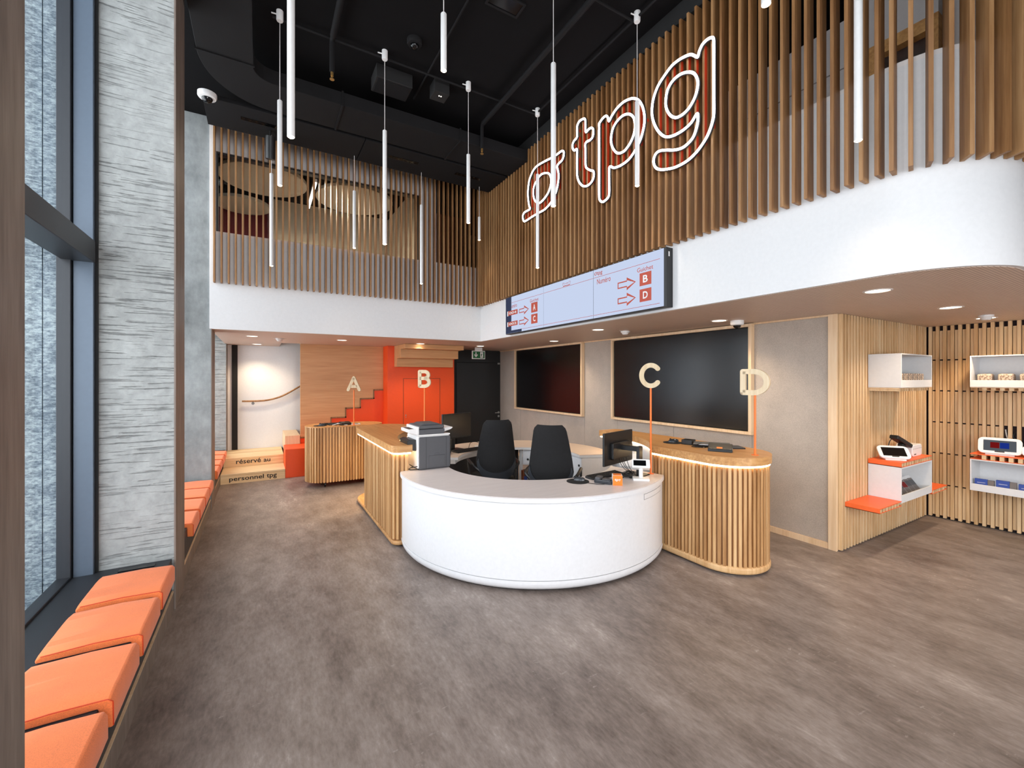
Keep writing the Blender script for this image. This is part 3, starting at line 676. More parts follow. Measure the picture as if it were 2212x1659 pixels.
# --- triple queue display on the fascia
dp = thing('queue_display', (3.34, 4.3, 2.42), 'long three part queue screen reading Guichet A C and Guichet B D', 'screen')
build('casing', MB().box(3.302, 3.392, 2.765, 5.835, 2.42, 2.985), 'black_plastic', dp, bevel=0.004)
build('side_label', MB().box(3.33, 3.345, 2.763, 2.766, 2.90, 2.945), 'white_plastic', dp)
SCR = []
for a, b in ((5.825, 4.803), (4.793, 3.797), (3.787, 2.795)):
    SCR.append(build('screen_panel', MB().box(3.297, 3.303, b, a, 2.430, 2.978), 'screen_blue', dp))
def sx_(p, name, mb, mat): return build(name, mb, mat, p)
XT = 3.2955
def rect(y0, y1, z0, z1, X=XT): return MB().box(X, X + 0.0012, min(y0, y1), max(y0, y1), z0, z1)
for p, a, b in ((SCR[0], 5.65, 4.803), (SCR[1], 4.793, 3.797), (SCR[2], 3.787, 2.836)):
    sx_(p, 'rule_line', rect(a, b, 2.886, 2.890), 'screen_text')
for p, a, b in ((SCR[0], 5.36, 4.803), (SCR[1], 4.793, 3.797), (SCR[2], 3.787, 2.839)):
    sx_(p, 'rule_line', rect(a, b, 2.461, 2.465), 'screen_text')
sx_(SCR[0], 'dead_zone', rect(5.825, 5.655, 2.430, 2.978), 'screen_dim')
sx_(SCR[0], 'dead_zone', rect(5.655, 5.357, 2.430, 2.468), 'screen_dim')
def arrow(p, yt, ym, ytip, zlo, zhi, zt0, zt1):
    # hollow arrow pointing towards -Y
    o = [(yt, zlo), (yt, zhi), (ym, zhi), (ym, zt1), (ytip, (zt0 + zt1) / 2), (ym, zt0), (ym, zlo)]
    w = 0.013
    i = [(yt - w, zlo + w), (yt - w, zhi - w), (ym - w * 0.3, zhi - w), (ym - w * 0.6, zt1 - w * 2.4), (ytip + w * 1.6, (zt0 + zt1) / 2), (ym - w * 0.6, zt0 + w * 2.4), (ym - w * 0.3, zlo + w)]
    n = 7; v = [(XT, y, z) for y, z in o] + [(XT, y, z) for y, z in i]
    build('arrow', MB().add(v, [(k, (k + 1) % n, n + (k + 1) % n, n + k) for k in range(n)]), 'screen_text', p)
arrow(SCR[2], 3.399, 3.268, 3.141, 2.695, 2.764, 2.660, 2.795); arrow(SCR[2], 3.399, 3.268, 3.141, 2.532, 2.597, 2.497, 2.636)
arrow(SCR[0], 5.426, 5.288, 5.161, 2.700, 2.762, 2.665, 2.798); arrow(SCR[0], 5.426, 5.288, 5.161, 2.531, 2.596, 2.503, 2.638)
for p, y0, y1, z0, z1, ch in ((SCR[2], 3.091, 2.941, 2.669, 2.797, 'B'), (SCR[2], 3.091, 2.941, 2.509, 2.635, 'D'), (SCR[0], 5.099, 4.94, 2.664, 2.801, 'A'), (SCR[0], 5.099, 4.94, 2.508, 2.640, 'C')):
    sx_(p, 'letter_tile', rect(y0, y1, z0, z1), 'screen_text')
    c = (y0 + y1) / 2; sx_(p, 'tile_letter', text_x(ch, XT - 0.0008, c + 0.031, c - 0.031, z0 + 0.028, z1 - 0.026, 0.025), 'white_paint')
for p, y0, y1, z0, z1, n in ((SCR[0], 5.748, 5.47, 2.700, 2.770, '004'), (SCR[0], 5.748, 5.47, 2.536, 2.603, '002')):
    sx_(p, 'number_tile', rect(y0, y1, z0, z1, XT - 0.001), 'screen_text')
    sx_(p, 'white_flap', rect(y0 + 0.03, y0, z0 - 0.004, z1, XT - 0.001), 'white_paint')
    sx_(p, 'tile_number', text_x(n, XT - 0.0018, y0 - 0.03, y1 + 0.03, z0 + 0.016, z1 - 0.016, 0.02), 'white_paint')
sx_(SCR[2], 'screen_words', text_x('Guichet', XT - 0.0004, 3.124, 2.917, 2.812, 2.856, 0.008), 'screen_text')
sx_(SCR[2], 'screen_words', text_x('Numéro', XT - 0.0004, 3.725, 3.506, 2.806, 2.866, 0.008), 'screen_text')
sx_(SCR[2], 'screen_words', text_x('σtpg', XT - 0.0004, 3.77, 3.637, 2.900, 2.950, 0.012), 'screen_text')
sx_(SCR[0], 'screen_words', text_x('Guichet', XT - 0.0004, 5.13, 4.915, 2.812, 2.856, 0.008), 'screen_text')
sx_(SCR[0], 'screen_words', text_x('uméro', XT - 0.0004, 5.648, 5.487, 2.806, 2.862, 0.008), 'screen_text')
sx_(SCR[1], 'icon_arrow', rect(4.32, 4.27, 2.927, 2.931).add([(XT, 4.275, 2.939), (XT, 4.275, 2.919), (XT, 4.262, 2.929)], [(0, 1, 2)]), 'screen_text')
for y in (4.352, 4.228):
    sx_(SCR[1], 'icon_tram', rect(y + 0.016, y - 0.016, 2.940, 2.943).add(rect(y + 0.016, y + 0.013, 2.912, 2.943).v, rect(0, 1, 0, 1).f).add(rect(y - 0.013, y - 0.016, 2.912, 2.943).v, rect(0, 1, 0, 1).f), 'screen_text')
sx_(SCR[1], 'icon_base', rect(4.36, 4.22, 2.896, 2.905), 'screen_text')

# --- pendant tube lamps: a grid of slim white cylinders
GX = [0.16, 1.135, 2.10, 3.07]
PEND = [(0, 4.60, 3.56, 1), (1, 4.60, 3.16, 1), (2, 4.60, 3.56, 1), (3, 4.60, 3.16, 1), (0, 2.91, 3.20, 1), (1, 2.91, 3.95, 1), (2, 2.91, 3.175, 1), (3, 2.91, 3.56, 1),
        (0, 6.30, 3.18, 0), (1, 6.30, 3.56, 0), (2, 6.30, 3.17, 0), (3, 6.30, 3.985, 0), (3, 1.17, 3.16, 1), (2, 1.17, 3.545, 1), (1, 1.16, 3.16, 1)]
PL = ['pendant tube lamp over the left floor, second from the left pillar', 'long pendant tube lamp hanging above the left counter', 'medium pendant tube lamp in front of the far right corner', 'long pendant tube lamp in front of the ring symbol',
      'large near pendant tube lamp at upper left, its top cut off', 'short pendant tube lamp at the top near the middle', 'long pendant tube lamp in front of the letter gap of the logo', 'pendant tube lamp in front of the letter p',
      'far long pendant tube lamp at the left end of the back slats', 'far medium pendant tube lamp before the meeting room opening', 'far long pendant tube lamp low before the back slats', 'far short pendant tube lamp in the inner corner',
      'largest pendant tube lamp before the right parapet', 'pendant tube lamp end at the top edge right of the logo', 'pendant tube lamp just above the top edge']
for (gx, y, zb, main), lb in zip(PEND, PL):
    x = GX[gx] if gx != 0 or y < 6 else 0.125
    t = thing('pendant_lamp', (x, y, zb), lb, 'lamp', 'pendant tube lamps')
    zt = 4.36
    build('lamp_tube', MB().lathe([(0.0, zt), (0.017, zt), (0.0215, zt - 0.006), (0.0215, zb), (0.0195, zb), (0.0195, zb + 0.012)], (x, y), n=20), 'white_plastic', t, smooth=True)
    build('bulb', MB().lathe([(0.0, zb - 0.007), (0.013, zb - 0.005), (0.0193, zb + 0.001)], (x, y), n=16), 'led_lamp', t)
    zc = 5.10 if main else ZD
    build('cable', MB().cyl((x, y, zt), (x, y, zc), 0.003, 6), 'white_warm', t)
    if main:
        build('canopy', MB().lathe([(0, 5.2), (0.030, 5.2), (0.030, 5.115), (0.026, 5.105), (0, 5.105)], (x, y), n=20), 'white_plastic', t, smooth=True)
        build('canopy_clip', MB().cyl((x - 0.07, y + 0.01, 5.165), (x - 0.028, y + 0.005, 5.165), 0.006, 8), 'white_plastic', t)
    spot('pendant_light', (x, y, zb - 0.012), 13, (1.0, 0.80, 0.58), 1.5, 1.0, 0.02, t)

ZS = 2.396
# --- recessed downlights, smoke detectors, exit sign
DL = [((-0.105, 7.79), 'leftmost recessed downlight, before the white stair wall'), ((1.215, 7.86), 'recessed downlight before the wood stair panel'), ((2.62, 7.91), 'bright recessed downlight close to the stepped stair underside'),
      ((3.87, 7.89), 'recessed downlight before the exit sign'), ((4.466, 6.17), 'recessed downlight before the smaller framed screen'), ((3.92, 4.41), 'recessed downlight below the queue display'),
      ((4.48, 3.02), 'recessed downlight beside the soffit dome camera'), ((3.96, 1.39), 'largest recessed downlight near the curved bulkhead'), ((5.476, 1.38), 'recessed downlight before the shelf niche'), ((6.767, 1.43), 'recessed downlight deepest in the shelf niche'), ((-0.05, 9.62), 'recessed downlight above the pine steps')]
for k, (c, lb) in enumerate(DL):
    t = thing('downlight', (c[0], c[1], ZS - 0.01), lb, 'downlight', 'recessed downlights')
    r = 0.075
    build('rim', MB().lathe([(r + 0.014, ZS), (r + 0.012, ZS - 0.004), (r, ZS - 0.005), (r - 0.004, ZS)], c, n=28), 'white_warm', t, smooth=True)
    build('lens', MB().lathe([(0, ZS - 0.0015), (r - 0.002, ZS - 0.0015)], c, n=24), 'led_down', t)
    pw = {2: 60, 10: 60, 8: 52, 9: 60, 7: 34, 4: 40, 5: 30, 6: 44, 0: 34, 1: 40, 3: 20}[k]
    spot('down_light', (c[0], c[1], ZS - 0.012), pw, (1.0, 0.78, 0.54), 2.2, 0.7, 0.05, t)
for c, lb in (((0.275, 8.01), 'white smoke detector before the stairs'), ((4.36, 4.354), 'white smoke detector below the queue display'), ((6.473, 1.367), 'white smoke detector in the shelf niche ceiling')):
    t = thing('smoke_detector', (c[0], c[1], ZS - 0.06), lb, 'detector', 'smoke detectors')
    build('detector_base', MB().lathe([(0, ZS), (0.058, ZS), (0.058, ZS - 0.022), (0.05, ZS - 0.026), (0, ZS - 0.026)], c, n=24), 'white_plastic', t, smooth=True)
    build('detector_head', MB().lathe([(0.044, ZS - 0.026), (0.044, ZS - 0.036), (0.03, ZS - 0.05), (0, ZS - 0.052)], c, n=24), 'white_plastic', t, smooth=True)
    build('detector_arm', MB().cyl((c[0] - 0.10, c[1], ZS - 0.004), (c[0] + 0.10, c[1], ZS - 0.004), 0.003, 6), 'white_plastic', t)
t = thing('exit_sign', (4.03, 8.31, 2.15), 'green emergency exit sign hanging before the black door', 'sign')
build('sign_body', MB().box(3.88, 4.185, 8.30, 8.33, 2.15, 2.325), 'white_plastic', t, bevel=0.004)
gp_ = build('sign_face', MB().box(3.895, 4.170, 8.297, 8.30, 2.165, 2.310), 'exit_green', t)
build('hanger', MB().box(3.95, 4.12, 8.305, 8.325, 2.325, 2.396), 'white_plastic', t)
yb_ = 8.2955
ar = MB().add([(x, yb_, z) for x, z in ((3.955, 2.295), (3.975, 2.295), (3.975, 2.225), (3.955, 2.225))], [(0, 1, 2, 3)])
ar.add([(x, yb_, z) for x, z in ((3.920, 2.240), (3.934, 2.252), (3.965, 2.212), (3.965, 2.185))], [(0, 1, 2, 3)]).add([(x, yb_, z) for x, z in ((4.010, 2.240), (3.996, 2.252), (3.965, 2.212), (3.965, 2.185))], [(3, 2, 1, 0)])
build('pictogram', ar, 'white_paint', t)
dr = MB().box(4.065, 4.135, yb_, yb_ + 0.001, 2.18, 2.300)
build('pictogram', dr, 'white_paint', t)
mn = MB()
def limb(p, q, w): 
    d = Vector((q[0] - p[0], q[1] - p[1])); d.normalize(); n = Vector((-d.y, d.x)) * w
    mn.add([(p[0] + n.x, yb_ - 0.001, p[1] + n.y), (q[0] + n.x, yb_ - 0.001, q[1] + n.y), (q[0] - n.x, yb_ - 0.001, q[1] - n.y), (p[0] - n.x, yb_ - 0.001, p[1] - n.y)], [(0, 1, 2, 3)])
for p, q, w in (((4.098, 2.262), (4.092, 2.225), 0.008), ((4.098, 2.26), (4.122, 2.245), 0.004), ((4.096, 2.258), (4.074, 2.24), 0.004), ((4.092, 2.228), (4.112, 2.20), 0.005), ((4.092, 2.228), (4.076, 2.198), 0.005), ((4.104, 2.276), (4.106, 2.286), 0.006)): limb(p, q, w)
build('running_figure', mn, 'exit_green', t)
t = thing('ceiling_spotlight', (0.14, 6.45, 4.5), 'black cylinder spotlight before the back slats', 'spotlight')
build('spot_body', MB().cyl((0.11, 6.20, ZD), (0.11, 6.20, 4.70), 0.012, 8).cyl((0.11, 6.20, 4.78), (0.11, 6.26, 4.52), 0.055, 16), 'black_plastic', t, smooth=True)

# --- upper floor furniture seen through the slats
for c, r, lb in (((0.05, 7.66), 0.6, 'large round acoustic panel at the left of the upstairs ceiling'), ((-0.27, 8.96), 0.43, 'small round acoustic panel before the dark red wall upstairs'), ((1.41, 7.75), 0.62, 'large round acoustic panel at the middle of the upstairs ceiling')):
    t = thing('acoustic_disc', (c[0], c[1], 4.78), lb, 'panel', 'round acoustic ceiling panels')
    build('disc_board', MB().lathe([(0, 4.78), (r, 4.78), (r, 4.83), (0, 4.83)], c, n=48), 'acoustic_disc', t, smooth=True)
    build('hanger_wire', MB().cyl((c[0], c[1], 4.83), (c[0], c[1], 5.2), 0.004, 6), 'silver', t)
t = thing('linear_lamp', (0.72, 7.6, 4.68), 'bright linear pendant lamp in the upstairs meeting room', 'lamp')
build('lamp_bar', MB().box(0.70, 0.745, 7.10, 8.25, 4.70, 4.75), 'white_plastic', t)
build('diffuser', MB().box(0.703, 0.742, 7.11, 7.66, 4.692, 4.70).box(0.703, 0.742, 7.69, 8.24, 4.692, 4.70), 'led_line', t)
build('suspension', MB().cyl((0.72, 7.3, 4.75), (0.72, 7.3, 5.2), 0.003, 6).cyl((0.72, 8.05, 4.75), (0.72, 8.05, 5.2), 0.003, 6), 'silver', t)
l = bpy.data.lights.new('linear_light', 'AREA'); l.shape = 'RECTANGLE'; l.size = 0.05; l.size_y = 1.1; l.energy = 42; l.color = (1, 0.84, 0.64)
lo_ = bpy.data.objects.new('linear_light', l); COL.objects.link(lo_); lo_.parent = t; lo_.location = (0.0, 0.07, 0.006)
t = thing('upper_cabinet', (4.55, 2.6, 3.0), 'tall pale grey cabinet row upstairs behind the right slats', 'cabinet')
build('cabinet_body', MB().box(4.42, 4.9, 1.62, 4.2, 3.0, 4.88), 'cabinet_grey', t)
for k in range(5): build('cabinet_door', MB().box(4.40, 4.42, 1.63 + k * 0.515, 2.135 + k * 0.515, 3.05, 4.45), 'cabinet_grey', t, bevel=0.003)
for k in range(5): build('cabinet_door', MB().box(4.40, 4.42, 1.63 + k * 0.515, 2.135 + k * 0.515, 4.46, 4.87), 'cabinet_grey', t, bevel=0.003)
t = thing('upper_niche', (4.6, 1.4, 3.0), 'wood framed niche upstairs with a round wooden seat back', 'niche')
nf = MB().box(4.42, 4.50, 1.18, 1.62, 4.42, 4.52).box(4.42, 4.50, 1.18, 1.24, 3.0, 4.42).box(4.42, 4.50, 1.56, 1.62, 3.0, 4.42)
build('niche_frame', nf, 'oak_edge', t); build('niche_back', MB().box(4.85, 4.9, 1.18, 1.62, 3.0, 4.5), 'walnut_red', t)
build('round_seat_back', MB().cyl((4.62, 1.33, 4.10), (4.66, 1.33, 4.10), 0.2, 28), 'oak_edge', t, smooth=True)
build('upper_lintel', MB().box(4.42, 4.9, 1.18, 1.62, 4.52, 5.0), 'cabinet_grey', t)
t = build('upper_column', MB().lathe([(0.11, 3.0), (0.11, 5.19)], (4.55, 1.02), n=28), 'white_warm', smooth=True, label='round pale column upstairs behind the curved slats', cat='column')
t = build('upper_wood_panel', MB().box(4.72, 4.78, 0.80, 1.0, 3.0, 5.15).box(4.78, 5.6, 0.94, 1.0, 3.0, 5.15), 'oak', label='wood panelling upstairs behind the curved slats', cat='panel')

# --- white curved front desk
DC = (2.66, 4.13); A0, A1 = 168.5, 304.5
fd = thing('reception_desk', (1.9, 3.2, 0), 'white curved reception desk facing the entrance', 'desk')
ot = arc(DC, 1.44, A0, A1, 60); it = arc((2.70, 4.24), 0.94, A1 + 8, 147, 48)
it += [(2.745 - math.sqrt(1.385 ** 2 - (y - 4.68) ** 2), y) for y in (4.95, 4.85, 4.75, 4.65, 4.55, 4.46)]
build('desk_top', MB().prism(ot + it, 0.772, 0.78), 'desk_laminate', fd)
def ring_band(r0, r1, z0, z1, a0=A0, a1=A1, n=60, c=DC):
    return MB().lathe([(r1, z0), (r1, z1), (r0, z1), (r0, z0), (r1, z0)], c, math.radians(a0), math.radians(a1), n)
build('top_edge', ring_band(1.40, 1.442, 0.735, 0.7715), 'white_gloss', fd, smooth=True)
build('top_core', MB().prism(arc(DC, 1.40, A0, A1, 60) + it, 0.742, 0.7715), 'white_paint', fd)
build('front_panel', ring_band(1.39, 1.425, 0.105, 0.728), 'white_gloss', fd, smooth=True)
build('reveal', ring_band(1.39, 1.412, 0.728, 0.735), 'white_warm', fd, smooth=True)
sk = [(1.428, 0.100), (1.430, 0.08), (1.424, 0.05), (1.405, 0.028), (1.38, 0.02), (1.37, 0.02), (1.37, 0.10), (1.428, 0.10)]
build('skirting', MB().lathe(sk, DC, math.radians(A0), math.radians(A1), 60), 'white_gloss', fd, smooth=True)
build('plinth', ring_band(1.30, 1.36, 0.0, 0.03), 'black_matte', fd)
build('inner_panel', ring_band(1.36, 1.38, 0.03, 0.74), 'desk_white_metal', fd, smooth=True)
hb = build('hatch', ring_band(1.42, 1.4262, 0.655, 0.700, 283, 299.5, 20), 'white_gloss', fd, smooth=True)
gl_ = MB()
for z0, z1, a, b in ((0.652, 0.655, 282.9, 299.6), (0.700, 0.703, 282.9, 299.6)): gl_.add(*(lambda m: (m.v, m.f))(ring_band(1.42, 1.4258, z0, z1, a, b, 20)))
for a in (282.85, 299.5): gl_.add(*(lambda m: (m.v, m.f))(ring_band(1.42, 1.4258, 0.652, 0.703, a, a + 0.12, 1)))
build('hatch_gap', gl_, 'charcoal', hb)

# --- wooden counters at both ends
def counter_outline(rot=False, grow=0.0):
    c2 = (2.65, 4.10); R = (1.40 if rot else 1.29) - grow; r = 0.37 + grow; xl, xr, yt = 3.49 - grow, 4.23 + grow, 4.38 + grow
    y1 = c2[1] - math.sqrt(R * R - (xl - c2[0]) ** 2)
    P = [(xl, y1)] + arc((3.86, 2.52), r, 180, 360, 28) + arc((xr - 0.1, yt - 0.1), 0.1, 0, 90, 6)
    ae = math.degrees(math.asin((yt - c2[1]) / R)); a1 = math.degrees(math.atan2(y1 - c2[1], xl - c2[0]))
    P += arc(c2, R, ae, a1, 20)[:-1]
    if rot: P = [(5.395 - x, 8.78 - y) for x, y in P]
    return P
def walk(P, step, s0, s1):
    # points with tangents along a polyline between arc lengths
    out = []; acc = 0; nxt = s0
    for (x0, y0), (x1, y1) in zip(P[:-1], P[1:]):
        L = math.hypot(x1 - x0, y1 - y0)
        while L > 0 and nxt <= acc + L and nxt <= s1:
            u = (nxt - acc) / L; out.append(((x0 + (x1 - x0) * u, y0 + (y1 - y0) * u), ((x1 - x0) / L, (y1 - y0) / L))); nxt += step
        acc += L
    return out
def counter(name, lb, rot, body, slat_rng):
    P = counter_outline(rot)
    cx = sum(p[0] for p in P) / len(P); cy = sum(p[1] for p in P) / len(P)
    t = thing(name, (cx, cy, 0), lb, 'counter', 'wooden service counters')
    sl = build('counter_top', MB().prism(P, 1.046, 1.05), 'oak_top', t)
    build('top_edge', MB().prism(P, 0.975, 1.0458), 'oak_edge', t, bevel=0.004)
    inn = counter_outline(rot, -0.012)
    build('led_strip', MB().prism(inn, 0.957, 0.9748), 'led_warm', t)
    B = body; build('counter_body', MB().prism(B, 0.06, 0.957), 'oak', t)
    L = B + [B[0]]
    for (c, d) in walk(L, 0.04, slat_rng[0], slat_rng[1]):
        n = (d[1], -d[0])
        build('slat', MB().obox((c[0] + n[0] * 0.009, c[1] + n[1] * 0.009), d, n, 0.0125, 0.010, 0.075, 0.957), 'oak_counter', t)
    return t, P
Br = counter_outline(False, -0.035)
tR, PR_ = counter('wood_counter', 'oak slatted counter with a rounded near end under letter D', False, Br, (0.0, 3.4))
Q = counter_outline(False, -0.008); build('base_moulding', MB().prism(Q, 0.018, 0.085), 'oak_counter', tR, bevel=0.022, seg=3)
build('plinth', MB().prism(counter_outline(False, -0.06), 0, 0.025), 'black_matte', tR)
build('inner_panel', MB().lathe([(1.315, 0.3), (1.315, 0.955), (1.325, 0.955), (1.325, 0.3), (1.315, 0.3)], (2.65, 4.10), math.radians(-46), math.radians(8), 16), 'desk_white_metal', tR)
# left counter: slatted body ends short of the rounded far end
c2l = (5.395 - 2.65, 8.78 - 4.10)
def left_body(g=0.0):
    x0 = 1.20 - g; yb = 4.45 - g; R = 1.435 + g * 0
    P = [(x0, 5.86), (x0, yb + 0.08)] + arc((x0 + 0.08, yb + 0.08), 0.08, 180, 270, 6)
    xe = c2l[0] - math.sqrt(max(0, R * R - (yb - c2l[1]) ** 2)); P += [(xe, yb)]
    for k in range(1, 9):
        y = yb + (5.86 - yb) * k / 8; P.append((c2l[0] - math.sqrt(R * R - (y - c2l[1]) ** 2), y))
    return P
Bl = left_body()
tL, PL_ = counter('wood_counter', 'oak slatted counter behind the printer under letter B', True, Bl, (0.01, 1.78))
Ql = counter_outline(True, -0.008); build('base_moulding', MB().prism(Ql, 0.02, 0.062), 'oak_counter', tL, bevel=0.016, seg=3)
build('plinth', MB().prism(counter_outline(True, -0.06), 0, 0.025), 'black_matte', tL)
build('cable_grommet', MB().cyl((1.42, 6.18, 1.05), (1.42, 6.18, 1.053), 0.03, 16), 'oak_edge', tL)

# --- mobile counter A on castors
mc = thing('mobile_counter', (1.15, 7.7, 0), 'slatted oak counter on castors under letter A', 'counter', 'wooden service counters')
def stad(x0, x1, y0, y1, g=0.0):
    r = (y1 - y0) / 2 + g; cy_ = (y0 + y1) / 2
    return arc((x0 + (y1 - y0) / 2, cy_), r, 90, 270, 18) + arc((x1 - (y1 - y0) / 2, cy_), r, -90, 90, 18)
Bm = stad(0.64, 1.82, 7.39, 7.99)
build('counter_body', MB().prism(Bm, 0.09, 0.955), 'oak', mc)
build('counter_top', MB().prism(stad(0.64, 1.82, 7.39, 7.99, 0.02), 0.955, 0.97), 'oak_top', mc)
for (c, d) in walk(Bm + [Bm[0]], 0.044, 0.0, 2.2):
    n = (d[1], -d[0])
    build('slat', MB().obox((c[0] + n[0] * 0.009, c[1] + n[1] * 0.009), d, n, 0.0135, 0.011, 0.085, 0.955), 'oak_counter', mc)
for x, y in ((0.9, 7.5), (1.55, 7.5), (0.9, 7.88), (1.55, 7.88)):
    build('castor', MB().cyl((x - 0.012, y, 0.037), (x + 0.012, y, 0.037), 0.036, 16).box(x - 0.02, x + 0.02, y - 0.02, y + 0.02, 0.06, 0.09), 'black_plastic', mc, smooth=True)

# --- back work desk ring with drawers
BC = (2.75, 4.50); RI = 0.76
def rout(a): return 1.21 + 0.20 * max(0.0, math.sin(math.radians((a + 20) * 180 / 170)))
def rim(d, a0=-20.0, a1=150.0, n=56): return [(BC[0] + (rout(a0 + (a1 - a0) * i / n) - d) * math.cos(math.radians(a0 + (a1 - a0) * i / n)), BC[1] + (rout(a0 + (a1 - a0) * i / n) - d) * math.sin(math.radians(a0 + (a1 - a0) * i / n))) for i in range(n + 1)]
bd = thing('work_desk', (3.0, 5.4, 0), 'curved white work desk with drawers behind the two chairs', 'desk')
build('desk_top', MB().prism(rim(0) + arc(BC, RI, 150, -20, 44), 0.772, 0.78), 'desk_pale_wood', bd)
build('top_edge', MB().prism(rim(0.002) + arc(BC, RI + 0.002, 150, -20, 44), 0.742, 0.7718), 'white_paint', bd)
def wedge(r0, r1, a0, a1, z0, z1, n=6): return MB().prism(arc(BC, r1, a0, a1, n) + arc(BC, r0, a1, a0, n), z0, z1)
build('end_panel', wedge(0.79, 1.20, -19.6, -17.2, 0.0, 0.742, 2), 'white_warm', bd)
build('drawer_unit', wedge(0.82, 1.19, -17, 8, 0.05, 0.742), 'desk_white_metal', bd)
dw = build('drawer_front', wedge(0.81, 0.82, -16, 7, 0.07, 0.70), 'white_gloss', bd)
build('drawer_unit', wedge(0.82, 1.19, 24, 56, 0.52, 0.742), 'desk_white_metal', bd)
dw2 = build('drawer_front', wedge(0.81, 0.82, 25, 55, 0.535, 0.70), 'white_gloss', bd)
for p, a, z in ((dw, -11, 0.62), (dw2, 51, 0.60)):
    q = math.radians(a); c = (BC[0] + 0.81 * math.cos(q), BC[1] + 0.81 * math.sin(q))
    build('lock', MB().cyl((c[0], c[1], z), (c[0] - 0.012 * math.cos(q), c[1] - 0.012 * math.sin(q), z), 0.014, 12), 'black_plastic', p)
for a in (16, 58, 100):
    q = math.radians(a); c = (BC[0] + 0.86 * math.cos(q), BC[1] + 0.86 * math.sin(q))
    build('desk_leg', MB().box(c[0] - 0.018, c[0] + 0.018, c[1] - 0.018, c[1] + 0.018, 0, 0.742), 'white_plastic', bd)
build('cable_tray', wedge(0.80, 0.95, 102, 148, 0.69, 0.742), 'white_plastic', bd)
build('modesty_panel', wedge(1.16, 1.18, 60, 150, 0.05, 0.742, 14), 'charcoal', bd)

# --- cushions on the window seats
def cushion(y0, y1, lb):
    t = thing('seat_cushion', (-0.72, (y0 + y1) / 2, 0.30), lb, 'cushion', 'orange window seat cushions')
    prof = [(-0.925, 0.386), (-0.576, 0.386), (-0.574, 0.300), (-0.530, 0.296), (-0.526, 0.305), (-0.527, 0.405), (-0.540, 0.424), (-0.70, 0.432), (-0.91, 0.426), (-0.926, 0.412)]
    n = 12; m = MB(); v = []
    for k in range(n + 1):
        y = y0 + (y1 - y0) * k / n; e = 1 - abs(2 * k / n - 1) ** 6
        v += [(x, y + random.uniform(-.0012, .0012), z + (0.010 * (e - 1) if z > 0.40 else 0) + random.uniform(-.001, .001)) for x, z in prof]
    p = len(prof); f = [tuple(range(p)), tuple(n * p + i for i in range(p - 1, -1, -1))]
    for k in range(n):
        f += [(k * p + i, (k + 1) * p + i, (k + 1) * p + (i + 1) % p, k * p + (i + 1) % p) for i in range(p)]
    build('cover', m.add(v, f), 'cushion_orange', t, smooth=True, bevel=0.006)
    sm = [( -0.5265, y0 - 0.001, 0.305), (-0.528, y0 - 0.001, 0.405), (-0.545, y0 - 0.001, 0.418), (-0.72, y0 - 0.001, 0.424), (-0.905, y0 - 0.001, 0.416)]
    build('seam', MB().tube(sm, 0.0022, 6), 'paint_stripe', t)
ordn = ['farthest of the four cushions on the near window seat', 'second cushion from the concrete pillar on the near window seat', 'third cushion from the concrete pillar on the near window seat', 'nearest orange cushion, cut by the bottom edge']
for k, f in enumerate((3.88, 3.36, 2.835, 2.315)): cushion(f - 0.45, f, 'orange, ' + ordn[k])
for k, f in enumerate((6.84, 6.36, 5.85, 5.335)): cushion(f - 0.46, f, 'orange cushion on the middle window seat, ' + ['against the far pillar', 'second from the far pillar', 'third from the far pillar', 'nearest the camera'][k])
for k, f in enumerate((9.45, 8.94, 8.42, 7.90)): cushion(f - 0.46, f, 'orange cushion on the far window seat, ' + ['deepest of its row', 'third from its near end', 'second from its near end', 'at its near end'][k])

# --- helpers for tilted / turned small things (local frame: faces -Y)
def TM(loc, rz=0.0, rx=0.0): return Matrix.Translation(loc) @ Matrix.Rotation(rz, 4, 'Z') @ Matrix.Rotation(rx, 4, 'X')
def rbox(w, h, r, y0, y1, z0=0.0, n=5):
    P = []
    for cx_, cz_, a in ((w / 2 - r, r, -90), (w / 2 - r, h - r, 0), (-w / 2 + r, h - r, 90), (-w / 2 + r, r, 180)):
        P += [(cx_ + r * math.cos(math.radians(a + 90 * i / n)), z0 + cz_ + r * math.sin(math.radians(a + 90 * i / n))) for i in range(n + 1)]
    return MB().prism_y(P, y0, y1)
def rslab(w, d, r, z0, z1, n=5):
    P = []
    for cx_, cy_, a in ((w / 2 - r, -d / 2 + r, -90), (w / 2 - r, d / 2 - r, 0), (-w / 2 + r, d / 2 - r, 90), (-w / 2 + r, -d / 2 + r, 180)):
        P += [(cx_ + r * math.cos(math.radians(a + 90 * i / n)), cy_ + r * math.sin(math.radians(a + 90 * i / n))) for i in range(n + 1)]
    return MB().prism(P, z0, z1)

